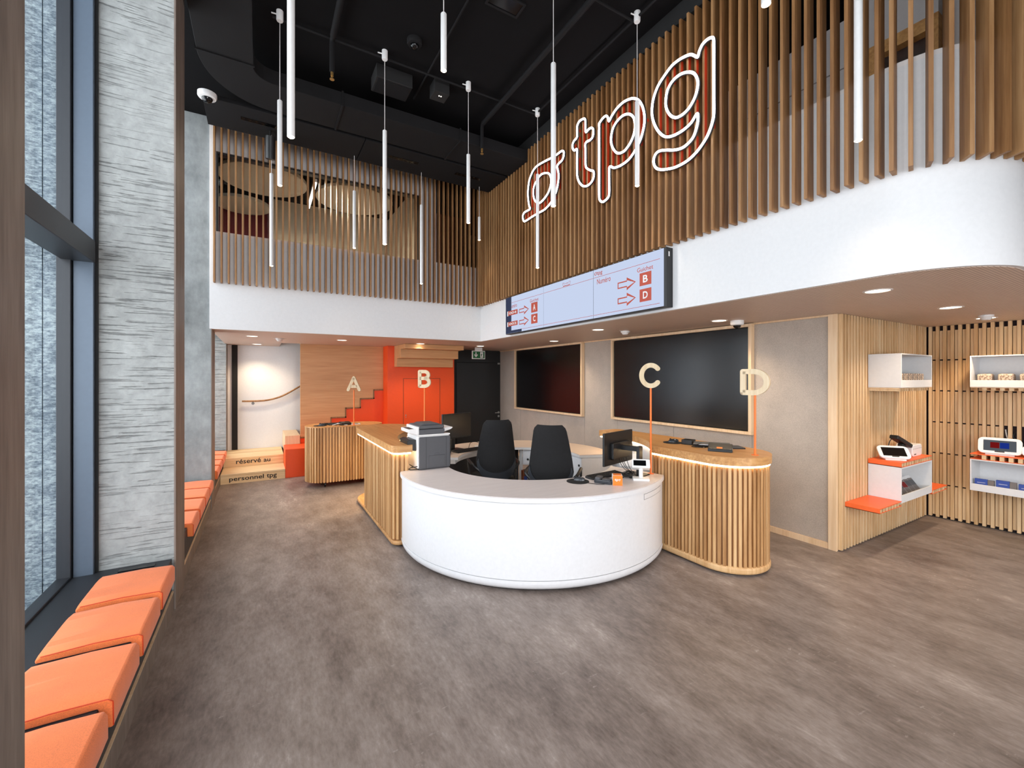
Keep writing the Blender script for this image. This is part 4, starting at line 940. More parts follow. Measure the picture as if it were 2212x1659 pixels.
# --- counter letters on orange poles
def stroke_letter(strokes, w, h, sw, th):
    m = MB()
    for st_ in strokes:
        P = [(-w / 2 + sw / 2 + (w - sw) * a, sw / 2 + (h - sw) * b) for a, b in st_]
        for (x0, z0), (x1, z1) in zip(P[:-1], P[1:]):
            d = Vector((x1 - x0, z1 - z0)); L = d.length
            if L < 1e-6: continue
            d /= L; n = Vector((-d.y, d.x)) * sw / 2
            m.prism_y([(x0 + n.x, z0 + n.y), (x0 - n.x, z0 - n.y), (x1 - n.x, z1 - n.y), (x1 + n.x, z1 + n.y)][::-1], -th / 2, th / 2)
        for x0, z0 in P:
            m.prism_y([(x0 + sw / 2 * math.cos(2 * PI * i / 16), z0 + sw / 2 * math.sin(2 * PI * i / 16)) for i in range(16)], -th / 2 + 0.0003, th / 2 - 0.0003)
    return m
def el(cx_, cz_, rx, rz, a0, a1, n=14): return [(cx_ + rx * math.cos(math.radians(a0 + (a1 - a0) * i / n)), cz_ + rz * math.sin(math.radians(a0 + (a1 - a0) * i / n))) for i in range(n + 1)]
LET = {'A': [[(0, 0), (0.5, 1), (1, 0)], [(0.2, 0.28), (0.8, 0.28)]],
       'B': [[(0, 0), (0, 1), (0.5, 1)] + el(0.5, 0.77, 0.42, 0.23, 90, -90) + [(0, 0.54)], [(0.5, 0.54)] + el(0.5, 0.27, 0.5, 0.27, 90, -90) + [(0, 0)]],
       'C': [el(0.5, 0.5, 0.5, 0.5, 42, 318, 28)],
       'D': [[(0, 0), (0, 1), (0.45, 1)] + el(0.45, 0.5, 0.55, 0.5, 90, -90, 20) + [(0, 0)]]}
def counter_letter(ch, x, y, zbase, z0, z1, w, nrm, lb):
    t = thing('counter_letter', (x, y, zbase), lb, 'sign', 'counter letters on orange poles')
    rz = math.atan2(nrm[1], nrm[0]) + PI / 2
    m = stroke_letter(LET[ch], w, z1 - z0, 0.047, 0.032).xf(TM((x, y, z0), rz))
    build('letter', m, 'letter_wood', t)
    build('pole', MB().cyl((x, y, zbase + 0.004), (x, y, z0 + 0.02), 0.0095, 12), 'orange_pole', t, smooth=True)
    build('foot_plate', MB().lathe([(0, zbase), (0.03, zbase), (0.03, zbase + 0.004), (0, zbase + 0.004)], (x, y), n=18), 'orange_pole', t)
counter_letter('A', 1.335, 7.45, 0.97, 1.527, 1.775, 0.225, (-0.45, -0.9), 'pale wooden letter A on an orange pole on the mobile counter')
counter_letter('B', 1.968, 5.768, 1.05, 1.609, 1.859, 0.180, (-0.6, -0.8), 'pale wooden letter B on an orange pole behind the printer')
counter_letter('C', 3.41, 3.05, 0.78, 1.645, 1.90, 0.225, (-0.745, -0.667), 'pale wooden letter C on an orange pole before the dark screen')
counter_letter('D', 3.868, 2.254, 1.05, 1.591, 1.83, 0.245, (-0.98, -0.2), 'pale wooden letter D on an orange pole at the rounded counter end')

# --- multifunction printer on the desk
pr = thing('printer', (1.59, 4.56, 0.78), 'grey and white multifunction printer on the left end of the desk', 'printer')
x0, x1, y0, y1 = 1.405, 1.785, 4.375, 4.745
build('body', MB().box(x0 + 0.012, x1 - 0.006, y0 + 0.012, y1, 0.795, 1.135), 'white_plastic', pr, bevel=0.012)
sp_ = build('side_panel', MB().box(x0 + 0.03, x1, y0, y0 + 0.02, 0.785, 1.125), 'charcoal', pr, bevel=0.012, seg=3)
build('rear_edge', MB().box(x1 - 0.02, x1 + 0.004, y0 + 0.004, y1 - 0.01, 0.80, 1.11), 'charcoal', pr, bevel=0.008)
gv = [((x0 + 0.105, x0 + 0.108), (0.79, 1.12)), ((x1 - 0.05, x1 - 0.047), (0.80, 1.12))]
for xa, za in gv: build('panel_groove', MB().box(xa[0], xa[1], y0 - 0.0006, y0 + 0.002, za[0], za[1]), 'black_plastic', sp_)
fl = build('service_flap', MB().box(x0 + 0.135, x1 - 0.065, y0 - 0.004, y0 + 0.002, 0.80, 0.925), 'charcoal', sp_, bevel=0.004)
build('flap_grip', MB().box(x0 + 0.20, x1 - 0.13, y0 - 0.0045, y0 + 0.002, 0.928, 0.948), 'charcoal', sp_, bevel=0.003)
build('base_feet', MB().box(x0 + 0.03, x1 - 0.01, y0 + 0.02, y1 - 0.02, 0.78, 0.796), 'black_plastic', pr)
build('paper_deck', MB().box(x0 + 0.02, x1 - 0.002, y0 + 0.005, y1 - 0.005, 1.135, 1.150), 'white_plastic', pr, bevel=0.004)
sc_ = build('scanner_unit', MB().box(x0 + 0.03, x1 - 0.065, y0 + 0.004, y1, 1.150, 1.205), 'charcoal', pr, bevel=0.006)
build('scanner_front', MB().box(x0 + 0.004, x0 + 0.032, y0 + 0.006, y1, 1.150, 1.235), 'white_plastic', pr, bevel=0.006)
build('document_feeder', MB().box(x0 + 0.03, x1 - 0.07, y0 + 0.004, y1 - 0.01, 1.208, 1.245), 'charcoal', pr, bevel=0.01, seg=3)
build('feeder_tray', MB().prism_y([(x0 + 0.06, 1.245), (x1 - 0.10, 1.245), (x1 - 0.13, 1.262), (x0 + 0.10, 1.262)], y0 + 0.05, y1 - 0.06), 'charcoal', pr, bevel=0.004)
build('control_panel', MB().prism_y([(x0 - 0.075, 1.175), (x0 + 0.02, 1.15), (x0 + 0.02, 1.215), (x0 - 0.078, 1.21)], y0 + 0.01, y0 + 0.30), 'white_plastic', pr, bevel=0.006)
build('control_buttons', MB().prism_y([(x0 - 0.066, 1.206), (x0 - 0.004, 1.2095), (x0 - 0.004, 1.2135), (x0 - 0.066, 1.2125)], y0 + 0.05, y0 + 0.25), 'black_plastic', pr)
build('output_tray', MB().prism_y([(x0 + 0.02, 1.095), (x0 - 0.05, 1.10), (x0 - 0.085, 1.085), (x0 - 0.075, 1.03), (x0 - 0.03, 0.985), (x0 + 0.02, 0.975)], y0 + 0.05, y1 - 0.05), 'black_plastic', pr, bevel=0.004)
build('side_tray', MB().prism_y([(x1 - 0.07, 1.16), (x1 + 0.02, 1.185), (x1 + 0.045, 1.20), (x1 + 0.045, 1.21), (x1 - 0.07, 1.205)], y0 + 0.05, y1 - 0.08), 'white_plastic', pr, bevel=0.003)
build('power_cable', MB().tube(smooth_loop([(x0 + 0.02, y0 + 0.02, 0.82), (x0 - 0.06, y0 + 0.01, 0.815), (x0 - 0.05, y0 + 0.06, 0.785), (x0 + 0.0, y0 + 0.04, 0.786), (x0 + 0.05, y0 + 0.03, 0.79)], 5, False), 0.005, 6), 'black_plastic', pr, smooth=True)

# --- office chairs
def make_chair(loc, rz, lb):
    t = thing('office_chair', (0, 0, 0), lb, 'chair', 'black swivel chairs')
    def wid(u): 
        pts = [(0, 0.175), (0.10, 0.218), (0.24, 0.242), (0.45, 0.225), (0.7, 0.198), (0.92, 0.172), (1, 0.160)]
        for (a, wa), (b, wb) in zip(pts[:-1], pts[1:]):
            if u <= b: return wa + (wb - wa) * (u - a) / (b - a)
        return pts[-1][1]
    nu, nv = 20, 12; F, B_ = [], []
    for i in range(nu + 1):
        u = i / nu; z = 0.60 + 0.66 * u
        k = 1.0
        if u > 0.90: k = math.sqrt(max(0.02, 1 - ((u - 0.90) / 0.105) ** 2)) * 0.28 + 0.72
        if u < 0.08: k = 0.80 + 0.20 * math.sqrt(1 - ((0.08 - u) / 0.085) ** 2)
        for j in range(nv + 1):
            s_ = 2 * j / nv - 1; x = s_ * wid(u) * k
            y = -0.20 - 0.07 * u + 0.05 * math.sin(u * PI) * 0.6 + 0.055 * s_ * s_
            e = (1 - abs(s_) ** 5) * (1 - abs(2 * u - 1) ** 8)
            F.append((x, y + 0.012 + 0.02 * e, z)); B_.append((x, y - 0.010 - 0.016 * e, z))
    n0 = len(F); w_ = nv + 1; f = []
    for i in range(nu):
        for j in range(nv):
            a = i * w_ + j; f += [(a + 1, a, a + w_, a + w_ + 1), (n0 + a, n0 + a + 1, n0 + a + w_ + 1, n0 + a + w_)]
    edge = [j for j in range(w_)] + [i * w_ + nv for i in range(1, nu + 1)] + [nu * w_ + j for j in range(nv - 1, -1, -1)] + [i * w_ for i in range(nu - 1, 0, -1)]
    for a, b in zip(edge, edge[1:] + edge[:1]): f.append((a, b, n0 + b, n0 + a))
    build('backrest', MB().add(F + B_, f), 'black_fabric', t, smooth=True)
    # glossy plastic carrier wrapping the lower back
    v = []; nn = 22
    for i in range(nn + 1):
        th = PI * (1.02 * i / nn - 0.01); cxx = 0.232 * math.cos(th); zz = 0.80 - 0.205 * max(0.0, math.sin(th)) ** 0.8
        yy = -0.235 + 0.075 * math.cos(th) ** 2
        wv = 0.022 + 0.03 * max(0, math.sin(th))
        v += [(cxx * 1.02, yy - 0.012, zz - wv), (cxx * 0.94, yy - 0.016, zz + wv), (cxx * 0.94, yy + 0.03, zz + wv), (cxx * 1.02, yy + 0.03, zz - wv)]
    f = []
    for i in range(nn): f += [(4 * i + k, 4 * i + (k + 1) % 4, 4 * i + 4 + (k + 1) % 4, 4 * i + 4 + k) for k in range(4)]
    f += [(3, 2, 1, 0), tuple(4 * nn + k for k in range(4))]
    build('back_shell', MB().add(v, f), 'black_shell', t, smooth=True)
    m = rslab(0.48, 0.47, 0.10, 0.485, 0.565).xf(TM((0, 0.06, 0)))
    build('seat', m, 'black_fabric', t, bevel=0.02, seg=3)
    build('seat_pan', rslab(0.42, 0.40, 0.08, 0.455, 0.486).xf(TM((0, 0.05, 0))), 'black_plastic', t)
    for s_ in (-1, 1):
        ar_ = build('armrest', MB().tube(smooth_loop([(s_ * 0.20, -0.17, 0.66), (s_ * 0.27, -0.15, 0.725), (s_ * 0.285, -0.05, 0.745), (s_ * 0.285, 0.13, 0.75)], 4, False), 0.018, 8).tube(smooth_loop([(s_ * 0.285, 0.12, 0.745), (s_ * 0.29, 0.06, 0.66), (s_ * 0.27, -0.01, 0.52), (s_ * 0.18, -0.02, 0.44)], 4, False), 0.014, 8), 'black_plastic', t, smooth=True)
    build('gas_column', MB().cyl((0, 0, 0.10), (0, 0, 0.46), 0.028, 14), 'black_plastic', t, smooth=True)
    bs = MB(); 
    for k in range(5):
        a = 2 * PI * k / 5; bs.tube([(0, 0, 0.12), (0.16 * math.cos(a), 0.16 * math.sin(a), 0.10), (0.30 * math.cos(a), 0.30 * math.sin(a), 0.075)], 0.022, 8)
    build('star_base', bs, 'black_plastic', t, smooth=True)
    for k in range(5):
        a = 2 * PI * k / 5; c = Vector((0.30 * math.cos(a), 0.30 * math.sin(a), 0.03)); n = Vector((-math.sin(a), math.cos(a), 0)) * 0.02
        build('castor', MB().cyl(c - n, c + n, 0.03, 14), 'black_gloss', t, smooth=True)
    t.location = loc; t.rotation_euler = (0, 0, rz)
make_chair((2.44, 4.62, 0), math.radians(-14), 'black swivel chair nearer the printer and left monitor')
make_chair((2.755, 3.82, 0), math.radians(-46), 'black swivel chair nearer the mouse pad, its arm at right')

# --- monitors
def monitor(loc, rz, w, h, z0, zd, lb, arm, base=True):
    t = thing('monitor', (loc[0], loc[1], zd), lb, 'monitor', 'desk monitors')
    M4 = TM((loc[0], loc[1], 0), rz)
    build('screen_shell', rbox(w, h, 0.006, 0.0, 0.022, z0).xf(M4), 'black_plastic', t, bevel=0.003)
    build('screen_glass', rbox(w - 0.014, h - 0.020, 0.003, -0.0015, 0.0, z0 + 0.013).xf(M4), 'screen_off', t)
    build('rear_box', rbox(w * 0.62, h * 0.52, 0.02, 0.022, 0.058, z0 + h * 0.17).xf(M4), 'black_plastic', t, bevel=0.008)
    zc = z0 + h * 0.52
    build('stand_arm', MB().box(-0.022, 0.022, 0.058, arm, zc - 0.022, zc + 0.022).xf(M4), 'black_plastic', t)
    st_ = build('stand_column', MB().box(-0.034, 0.034, arm - 0.018, arm + 0.016, zd + 0.012, zc + 0.03).xf(M4), 'black_plastic', t, bevel=0.004)
    build('stand_foot', MB().box(-0.12, 0.12, arm - 0.19, arm + 0.05, zd, zd + 0.012).xf(M4), 'black_plastic', t, bevel=0.004)
    return t, M4
a_ = math.atan2(0.145, 0.53)
tm, M4 = monitor((3.165, 3.2725), a_ + PI, 0.55, 0.325, 0.875, 0.78, 'black monitor seen from behind on the front desk', 0.25)
cb = MB()
for k, dx in enumerate((-0.09, -0.03, 0.0, 0.04)):
    P = [(dx, 0.05, 0.94), (dx + 0.01, 0.075, 0.88), (dx * 0.4 - 0.02 + 0.01 * k, 0.12, 0.82), (dx * 0.2 - 0.05, 0.17, 0.787), (-0.11 + 0.02 * k, 0.20, 0.785)]
    cb.tube([tuple(M4 @ Vector(p)) for p in smooth_loop(P, 4, False)], 0.0035, 6)
build('cable', cb, 'black_plastic', tm, smooth=True)
tm2, M5 = monitor((2.27, 5.33), math.radians(18), 0.50, 0.33, 0.945, 0.78, 'black monitor facing the chair at the back left desk', 0.10)

# --- desk clutter
def keyboard(loc, rz, zd, lb, mat='black_plastic'):
    t = thing('keyboard', (loc[0], loc[1], zd), lb, 'keyboard', 'computer keyboards'); M4 = TM((loc[0], loc[1], zd), rz)
    build('key_tray', MB().prism_x([(-0.065, 0.002), (0.065, 0.004), (0.065, 0.022), (-0.065, 0.012)], -0.215, 0.215).xf(M4), mat, t, bevel=0.003)
    ks = MB()
    for r in range(5):
        y = -0.050 + r * 0.024; z = 0.0125 + (y + 0.065) / 0.13 * 0.010
        for c in range(17):
            x = -0.200 + c * 0.0245
            ks.box(x, x + 0.020, y, y + 0.019, z, z + 0.005)
    build('keys', ks.xf(M4), 'black_matte', t, kind='stuff')
def mouse_pad(loc, zd, r, lb, lb2, rz):
    build('mouse_pad', MB().lathe([(0, zd), (r, zd), (r, zd + 0.004), (0, zd + 0.005)], loc, n=36), 'black_fabric', label=lb, cat='mouse pad', group='round mouse pads')
    t = thing('mouse', (loc[0] + 0.03, loc[1] + 0.02, zd + 0.005), lb2, 'mouse', 'computer mice'); M4 = TM((loc[0] + 0.03, loc[1] + 0.02, zd + 0.005), rz)
    m = MB(); v = []
    for i in range(7):
        u = i / 6; y = -0.055 + 0.11 * u; ww = 0.030 * math.sqrt(max(0.05, 1 - (2 * u - 1) ** 4)); hh = 0.034 * math.sqrt(max(0.06, 1 - (2 * u - 0.85) ** 2 * 0.75))
        v += [(ww * math.cos(a), y, max(0, hh * math.sin(a))) for a in [PI * j / 8 for j in range(9)]]
    f = [(i * 9 + j, (i + 1) * 9 + j, (i + 1) * 9 + j + 1, i * 9 + j + 1) for i in range(6) for j in range(8)] + [tuple(range(9)), tuple(54 + j for j in range(8, -1, -1))]
    build('mouse_body', m.add(v, f).xf(M4), 'black_shell', t, smooth=True)
    build('scroll_wheel', MB().cyl((-0.004, 0.03, 0.03), (0.004, 0.03, 0.03), 0.009, 10).xf(M4), 'black_gloss', t)
mouse_pad((2.565, 3.165), 0.78, 0.105, 'round black mouse pad on the white desk front', 'grey black mouse on the pad of the white desk', 0.6)
keyboard((2.93, 3.19), 0.10, 0.78, 'black keyboard below the front desk monitor')
t = thing('desk_phone', (2.74, 2.99, 0.78), 'dark grey card terminal lying by the orange box', 'terminal'); M4 = TM((2.74, 3.0, 0.78), 0.5)
build('terminal_body', rslab(0.10, 0.17, 0.02, 0.0, 0.035).xf(M4), 'black_shell', t, bevel=0.006); build('terminal_keys', rslab(0.075, 0.08, 0.008, 0.035, 0.042).xf(M4 @ Matrix.Translation((0, -0.03, 0))), 'charcoal', t, bevel=0.003)
build('terminal_hood', rslab(0.09, 0.05, 0.01, 0.035, 0.055).xf(M4 @ Matrix.Translation((0, 0.05, 0))), 'charcoal', t, bevel=0.004)
build('terminal_cord', MB().tube(smooth_loop([(2.70, 2.93, 0.79), (2.66, 2.96, 0.786), (2.60, 3.04, 0.786), (2.58, 3.10, 0.79)], 4, False), 0.003, 6), 'black_plastic', t)
cu_ = thing('memo_cube', (2.80, 2.90, 0.78), 'small orange and white cube box at the monitor foot', 'box'); M4 = TM((2.80, 2.895, 0.78), math.radians(-38))
build('cube_body', MB().box(-0.043, 0.043, -0.043, 0.043, 0, 0.092).xf(M4), 'white_paint', cu_, bevel=0.002)
build('orange_face', MB().box(-0.0425, 0.0425, -0.0442, -0.043, 0.001, 0.091).xf(M4), 'orange_card', cu_)
build('open_top', MB().box(-0.036, 0.036, -0.036, 0.036, 0.0915, 0.0925).xf(M4), 'orange_card', cu_)
v, f = text_mesh('tpg', 0.02); build('print', MB().add([(-0.026 + 0.052 * p[0], -0.0446, 0.036 + 0.026 * p[1]) for p in v], f).xf(M4), 'white_paint', cu_)
t = thing('customer_display', (3.12, 2.91, 0.78), 'white price display with a small dark screen on a stem by the desk edge', 'display'); M4 = TM((3.12, 2.91, 0.78), math.radians(-42))
build('stand_base', MB().box(-0.075, 0.075, -0.055, 0.055, 0, 0.022).xf(M4), 'white_plastic', t, bevel=0.004)
build('stem', MB().cyl((0.0, 0, 0.022), (0, 0, 0.115), 0.019, 16).xf(M4), 'white_plastic', t, smooth=True)
M6 = M4 @ Matrix.Translation((0, 0, 0.105)) @ Matrix.Rotation(math.radians(-28), 4, 'X')
build('display_head', rbox(0.165, 0.085, 0.008, -0.035, 0.035).xf(M6), 'white_plastic', t, bevel=0.004)
build('display_window', rbox(0.115, 0.052, 0.003, -0.0365, -0.035, 0.020).xf(M6 @ Matrix.Translation((-0.012, 0, 0))), 'black_gloss', t)
t = thing('coin_sorter', (3.52, 3.47, 0.78), 'rounded white machine behind the front desk monitor', 'machine'); M4 = TM((3.52, 3.47, 0.78), math.radians(-40))
build('machine_body', MB().prism_x([(-0.12, 0), (0.12, 0), (0.12, 0.10), (0.06, 0.15), (-0.05, 0.14), (-0.12, 0.07)], -0.10, 0.10).xf(M4), 'white_plastic', t, bevel=0.02, seg=3)
build('machine_lid', MB().box(-0.07, 0.07, -0.03, 0.05, 0.142, 0.158).xf(M4), 'white_paint', t, bevel=0.004)
cc_ = MB(); rnd = random.Random(3)
for k in range(6):
    P = [(3.06 + rnd.uniform(-.07, .08), 3.02 + rnd.uniform(-.06, .06), 0.784 + rnd.uniform(0, .055)) for _ in range(5)]
    cc_.tube(smooth_loop(P, 5, False), 0.0035, 6)
build('cable_bundle', cc_, 'black_plastic', smooth=True, label='tangle of black cables behind the monitor foot', cat='cables')
# back left work place
keyboard((2.38, 5.22), math.radians(14), 0.78, 'black keyboard at the back left desk')
t = thing('desk_phone', (2.02, 5.16, 0.78), 'black desk phone with white keys below the back left monitor', 'phone'); M4 = TM((2.02, 5.16, 0.78), -0.5)
build('phone_body', MB().prism_x([(-0.08, 0), (0.08, 0), (0.08, 0.06), (-0.08, 0.02)], -0.08, 0.08).xf(M4), 'black_plastic', t, bevel=0.006)
build('handset', MB().tube([(-0.06, -0.06, 0.05), (-0.06, 0, 0.07), (-0.06, 0.06, 0.085)], 0.018, 8).xf(M4), 'black_gloss', t, smooth=True)
build('key_label', MB().box(0.0, 0.05, -0.03, -0.005, 0.034, 0.04).xf(M4), 'white_plastic', t)
t = build('paper_stack', MB().box(2.62, 2.80, 5.38, 5.52, 0.78, 0.79), 'white_paint', label='white paper with a cable on the back desk', cat='paper')
cb = MB().tube(smooth_loop([(2.45, 5.36, 0.785), (2.52, 5.44, 0.85), (2.62, 5.42, 0.85), (2.66, 5.34, 0.785)], 6, False), 0.004, 6)
build('cable_loop', cb, 'black_plastic', smooth=True, label='black cable looping over the back left desk', cat='cable')
t = thing('snack_carton', (3.25, 5.2, 0), 'small brown carton with a blue label under the work desk', 'carton')
build('carton', MB().box(3.20, 3.30, 5.16, 5.24, 0.0, 0.44), 'walnut_red', t, bevel=0.004); build('carton_label', MB().box(3.215, 3.285, 5.157, 5.16, 0.22, 0.36), 'blue_print', t)
# mobile counter clutter
mouse_pad((0.84, 7.60), 0.97, 0.10, 'round black mouse pad on the mobile counter', 'black mouse on the mobile counter pad', 1.2)
t = thing('card_terminal', (1.0, 7.66, 0.97), 'small black box beside the pad on the mobile counter', 'terminal')
build('terminal_body', MB().box(0.97, 1.10, 7.58, 7.68, 0.97, 1.005), 'black_plastic', t, bevel=0.008); build('terminal_slot', MB().box(0.985, 1.085, 7.577, 7.58, 0.985, 0.992), 'charcoal', t)
keyboard((1.12, 7.72), 0.05, 0.97, 'black keyboard on the mobile counter')
t = thing('label_printer', (1.22, 7.52, 0.97), 'black receipt device with white leads on the mobile counter', 'device'); M4 = TM((1.215, 7.55, 0.97), 0.2)
build('device_body', MB().prism_x([(-0.06, 0), (0.06, 0), (0.06, 0.055), (-0.06, 0.035)], -0.085, 0.085).xf(M4), 'black_plastic', t, bevel=0.006)
build('device_keys', MB().box(-0.06, -0.01, -0.03, 0.03, 0.043, 0.05).xf(M4), 'grey_metal', t)
cw = MB()
for k in range(3): cw.tube(smooth_loop([(1.02 + 0.03 * k, 7.56 + 0.02 * k, 0.975), (1.10, 7.50 + 0.04 * k, 1.0), (1.16, 7.54, 0.985), (1.20 + 0.02 * k, 7.47, 0.975)], 5, False), 0.004, 6)
build('lead', cw, 'white_plastic', t, smooth=True)
t = thing('white_reader', (1.40, 7.56, 0.97), 'flat white reader beside the pole of letter A', 'reader')
build('reader_body', MB().box(1.30, 1.45, 7.50, 7.60, 0.97, 0.985), 'white_plastic', t, bevel=0.006); build('reader_pad', MB().box(1.33, 1.42, 7.52, 7.58, 0.985, 0.988), 'black_gloss', t)
# right counter clutter
mouse_pad((3.84, 3.13), 1.05, 0.10, 'round black mouse pad on the counter of letter D', 'black mouse on the counter of letter D', 1.0)
t = thing('cash_box', (3.92, 2.98, 1.05), 'small square black box on the counter of letter D', 'box'); M4 = TM((3.90, 2.98, 1.05), 0.3)
build('box_body', MB().box(-0.055, 0.055, -0.055, 0.055, 0, 0.05).xf(M4), 'black_plastic', t, bevel=0.005); build('box_knob', MB().cyl((0, -0.055, 0.025), (0, -0.062, 0.025), 0.008, 10).xf(M4), 'grey_metal', t)
t = thing('tablet_slab', (3.96, 2.76, 1.05), 'thin grey tablet lying on the counter of letter D', 'tablet'); M4 = TM((3.97, 2.76, 1.05), -0.95)
build('tablet_body', rslab(0.34, 0.20, 0.015, 0.022, 0.032).xf(M4), 'silver', t, bevel=0.002); build('tablet_foot', rslab(0.26, 0.12, 0.01, 0.0, 0.022).xf(M4), 'black_plastic', t)
cb = MB(); rnd = random.Random(5)
for k in range(4): cb.tube(smooth_loop([(3.80 + rnd.uniform(-.05, .08), 2.78 + rnd.uniform(-.06, .06), 1.055 + rnd.uniform(0, .03)) for _ in range(5)], 5, False), 0.0035, 6)
build('cable_bundle', cb, 'black_plastic', smooth=True, label='coiled black cables on the counter of letter D', cat='cables')
t = thing('payment_terminal', (3.78, 2.53, 1.05), 'black payment terminal with a coloured strip on the counter of letter D', 'terminal'); M4 = TM((3.80, 2.55, 1.05), math.radians(-58))
build('terminal_body', MB().prism_x([(-0.075, 0), (0.075, 0), (0.085, 0.03), (0.085, 0.062), (-0.065, 0.028)], -0.105, 0.105).xf(M4), 'black_plastic', t, bevel=0.006)
build('card_strip', MB().prism_x([(-0.058, 0.0305), (-0.02, 0.039), (-0.02, 0.0405), (-0.058, 0.032)], -0.03, 0.02).xf(M4), 'orange_card', t)
build('data_label', MB().box(0.1052, 0.1062, -0.03, 0.05, 0.012, 0.034).xf(M4), 'white_paint', t)
t = thing('black_folder', (4.03, 2.58, 1.05), 'thin black folder lying beside the payment terminal', 'folder'); M4 = TM((4.04, 2.62, 1.05), -0.6)
build('folder_cover', rslab(0.26, 0.16, 0.008, 0.0, 0.010).xf(M4), 'black_gloss', t, bevel=0.002)
build('folder_pages', rslab(0.25, 0.15, 0.004, 0.010, 0.014).xf(M4), 'charcoal', t)

# --- shelf niche: boxes, ledges and goods
def wbox(lb, ax, a0, a1, d0, d1, z0, z1, lip=0.078):
    # ax 'x': open towards -Y, runs along X ; ax 'y': open towards -X, runs along Y.  d0 = front, d1 = wall
    loc = ((a0 + a1) / 2, (d0 + d1) / 2, z0) if ax == 'x' else ((d0 + d1) / 2, (a0 + a1) / 2, z0)
    t = thing('shelf_box', loc, lb, 'shelf', 'white open display boxes'); th = 0.012
    B = (lambda m, p, q, r, s, u, w_: m.box(p, q, r, s, u, w_)) if ax == 'x' else (lambda m, p, q, r, s, u, w_: m.box(r, s, p, q, u, w_))
    for nm, g in (('box_top', (a0, a1, d0, d1, z1 - th, z1)), ('box_bottom', (a0, a1, d0, d1, z0, z0 + th)), ('box_side', (a0, a0 + th, d0, d1, z0 + th, z1 - th)), ('box_side', (a1 - th, a1, d0, d1, z0 + th, z1 - th)), ('box_back', (a0 + th, a1 - th, d1 - th, d1, z0 + th, z1 - th)), ('front_lip', (a0 + th, a1 - th, d0, d0 + th, z0 + th, z0 + lip))):
        build(nm, B(MB(), *g), 'white_paint', t, bevel=0.001, seg=1)
    return t
def ledge(lb, ax, a0, a1, d0, d1, z0, z1, orange, end):
    loc = ((a0 + a1) / 2, (d0 + d1) / 2, z0) if ax == 'x' else ((d0 + d1) / 2, (a0 + a1) / 2, z0)
    t = thing('shelf_ledge', loc, lb, 'shelf', 'ledges of the shelf niche')
    B = (lambda m, p, q, r, s, u, w_: m.box(p, q, r, s, u, w_)) if ax == 'x' else (lambda m, p, q, r, s, u, w_: m.box(r, s, p, q, u, w_))
    mt = 'orange_bright' if orange else 'ash_trim'
    build('ledge_board', B(MB(), a0, a1, d0, d1, z1 - 0.008, z1), mt, t)
    if orange: build('ledge_underside', B(MB(), a0, a1, d0, d1, z0, z0 + 0.005), mt, t)
    if end == 'lo': build('ledge_end', B(MB(), a0, a0 + 0.008, d0, d1, z0, z1 - 0.008), mt, t)
    if end == 'hi': build('ledge_end', B(MB(), a1 - 0.008, a1, d0, d1, z0, z1 - 0.008), mt, t)
    n = int((a1 - a0 - 0.02) / 0.0672)
    for k in range(n):
        a = a0 + 0.02 + 0.0672 * k
        build('ledge_batten', B(MB(), a, a + 0.034, d0 + 0.002, d1, z0 + (0.0055 if orange else 0), z1 - 0.0085), 'ash', t)
WY = 2.058; WX = 7.31
wbox('upper white display box on the near batten wall, holding marbled packets', 'x', 5.63, 6.47, 1.78, WY, 1.648, 2.0)
ledge('pale wood ledge under the upper white box on the near batten wall', 'x', 5.63, 6.47, 1.80, WY, 1.61, 1.646, False, '')
wbox('lower white display box on the near batten wall, holding leaflets', 'x', 5.63, 6.47, 1.78, WY, 0.469, 0.832)
ledge('orange topped ledge carrying a tablet and handheld scanner', 'x', 5.63, 6.47, 1.78, WY, 0.834, 0.884, True, 'lo')
ledge('low orange ledge beside the ash post', 'x', 5.106, 5.622, 1.775, WY, 0.447, 0.495, True, 'lo')
ledge('low orange ledge in the inner corner of the niche', 'x', 6.478, 6.95, 1.78, WY, 0.447, 0.495, True, 'lo')
wbox('upper white display box on the far batten wall, cut by the right edge', 'y', 0.45, 1.605, 7.0, WX, 1.645, 2.0)
ledge('pale wood ledge under the upper white box on the far batten wall', 'y', 0.45, 1.605, 7.02, WX, 1.607, 1.643, False, '')
wbox('lower white display box on the far batten wall, holding blue booklets', 'y', 0.45, 1.605, 7.0, WX, 0.47, 0.826)
ledge('orange topped ledge carrying two white tablets at the right edge', 'y', 0.45, 1.605, 7.0, WX, 0.828, 0.889, True, '')
WORD = ['first', 'second', 'third', 'fourth', 'fifth', 'sixth', 'seventh', 'eighth']
for k in range(6):
    x = 5.68 + k * 0.125
    t = thing('marbled_packet', (x + 0.045, 1.90, 1.66), 'marbled packet in the upper box of the near wall, %s from its left side' % WORD[k], 'packet', 'marbled packets')
    build('packet_body', MB().box(x, x + 0.095, 1.83, 1.95, 1.66, 1.795), 'marbled_card', t, bevel=0.004); build('packet_band', MB().box(x + 0.03, x + 0.05, 1.829, 1.8305, 1.662, 1.793), 'grey_print', t)
for k in range(5):
    y = 1.56 - k * 0.16
    t = thing('marbled_packet', (7.1, y - 0.05, 1.657), 'marbled packet in the upper box of the far wall, %s from its left side' % WORD[k], 'packet', 'marbled packets')
    build('packet_body', MB().box(7.05, 7.16, y - 0.115, y, 1.657, 1.79), 'marbled_card', t, bevel=0.012, seg=3); build('packet_lid', MB().box(7.06, 7.15, y - 0.105, y - 0.01, 1.79, 1.794), 'marbled_card', t)
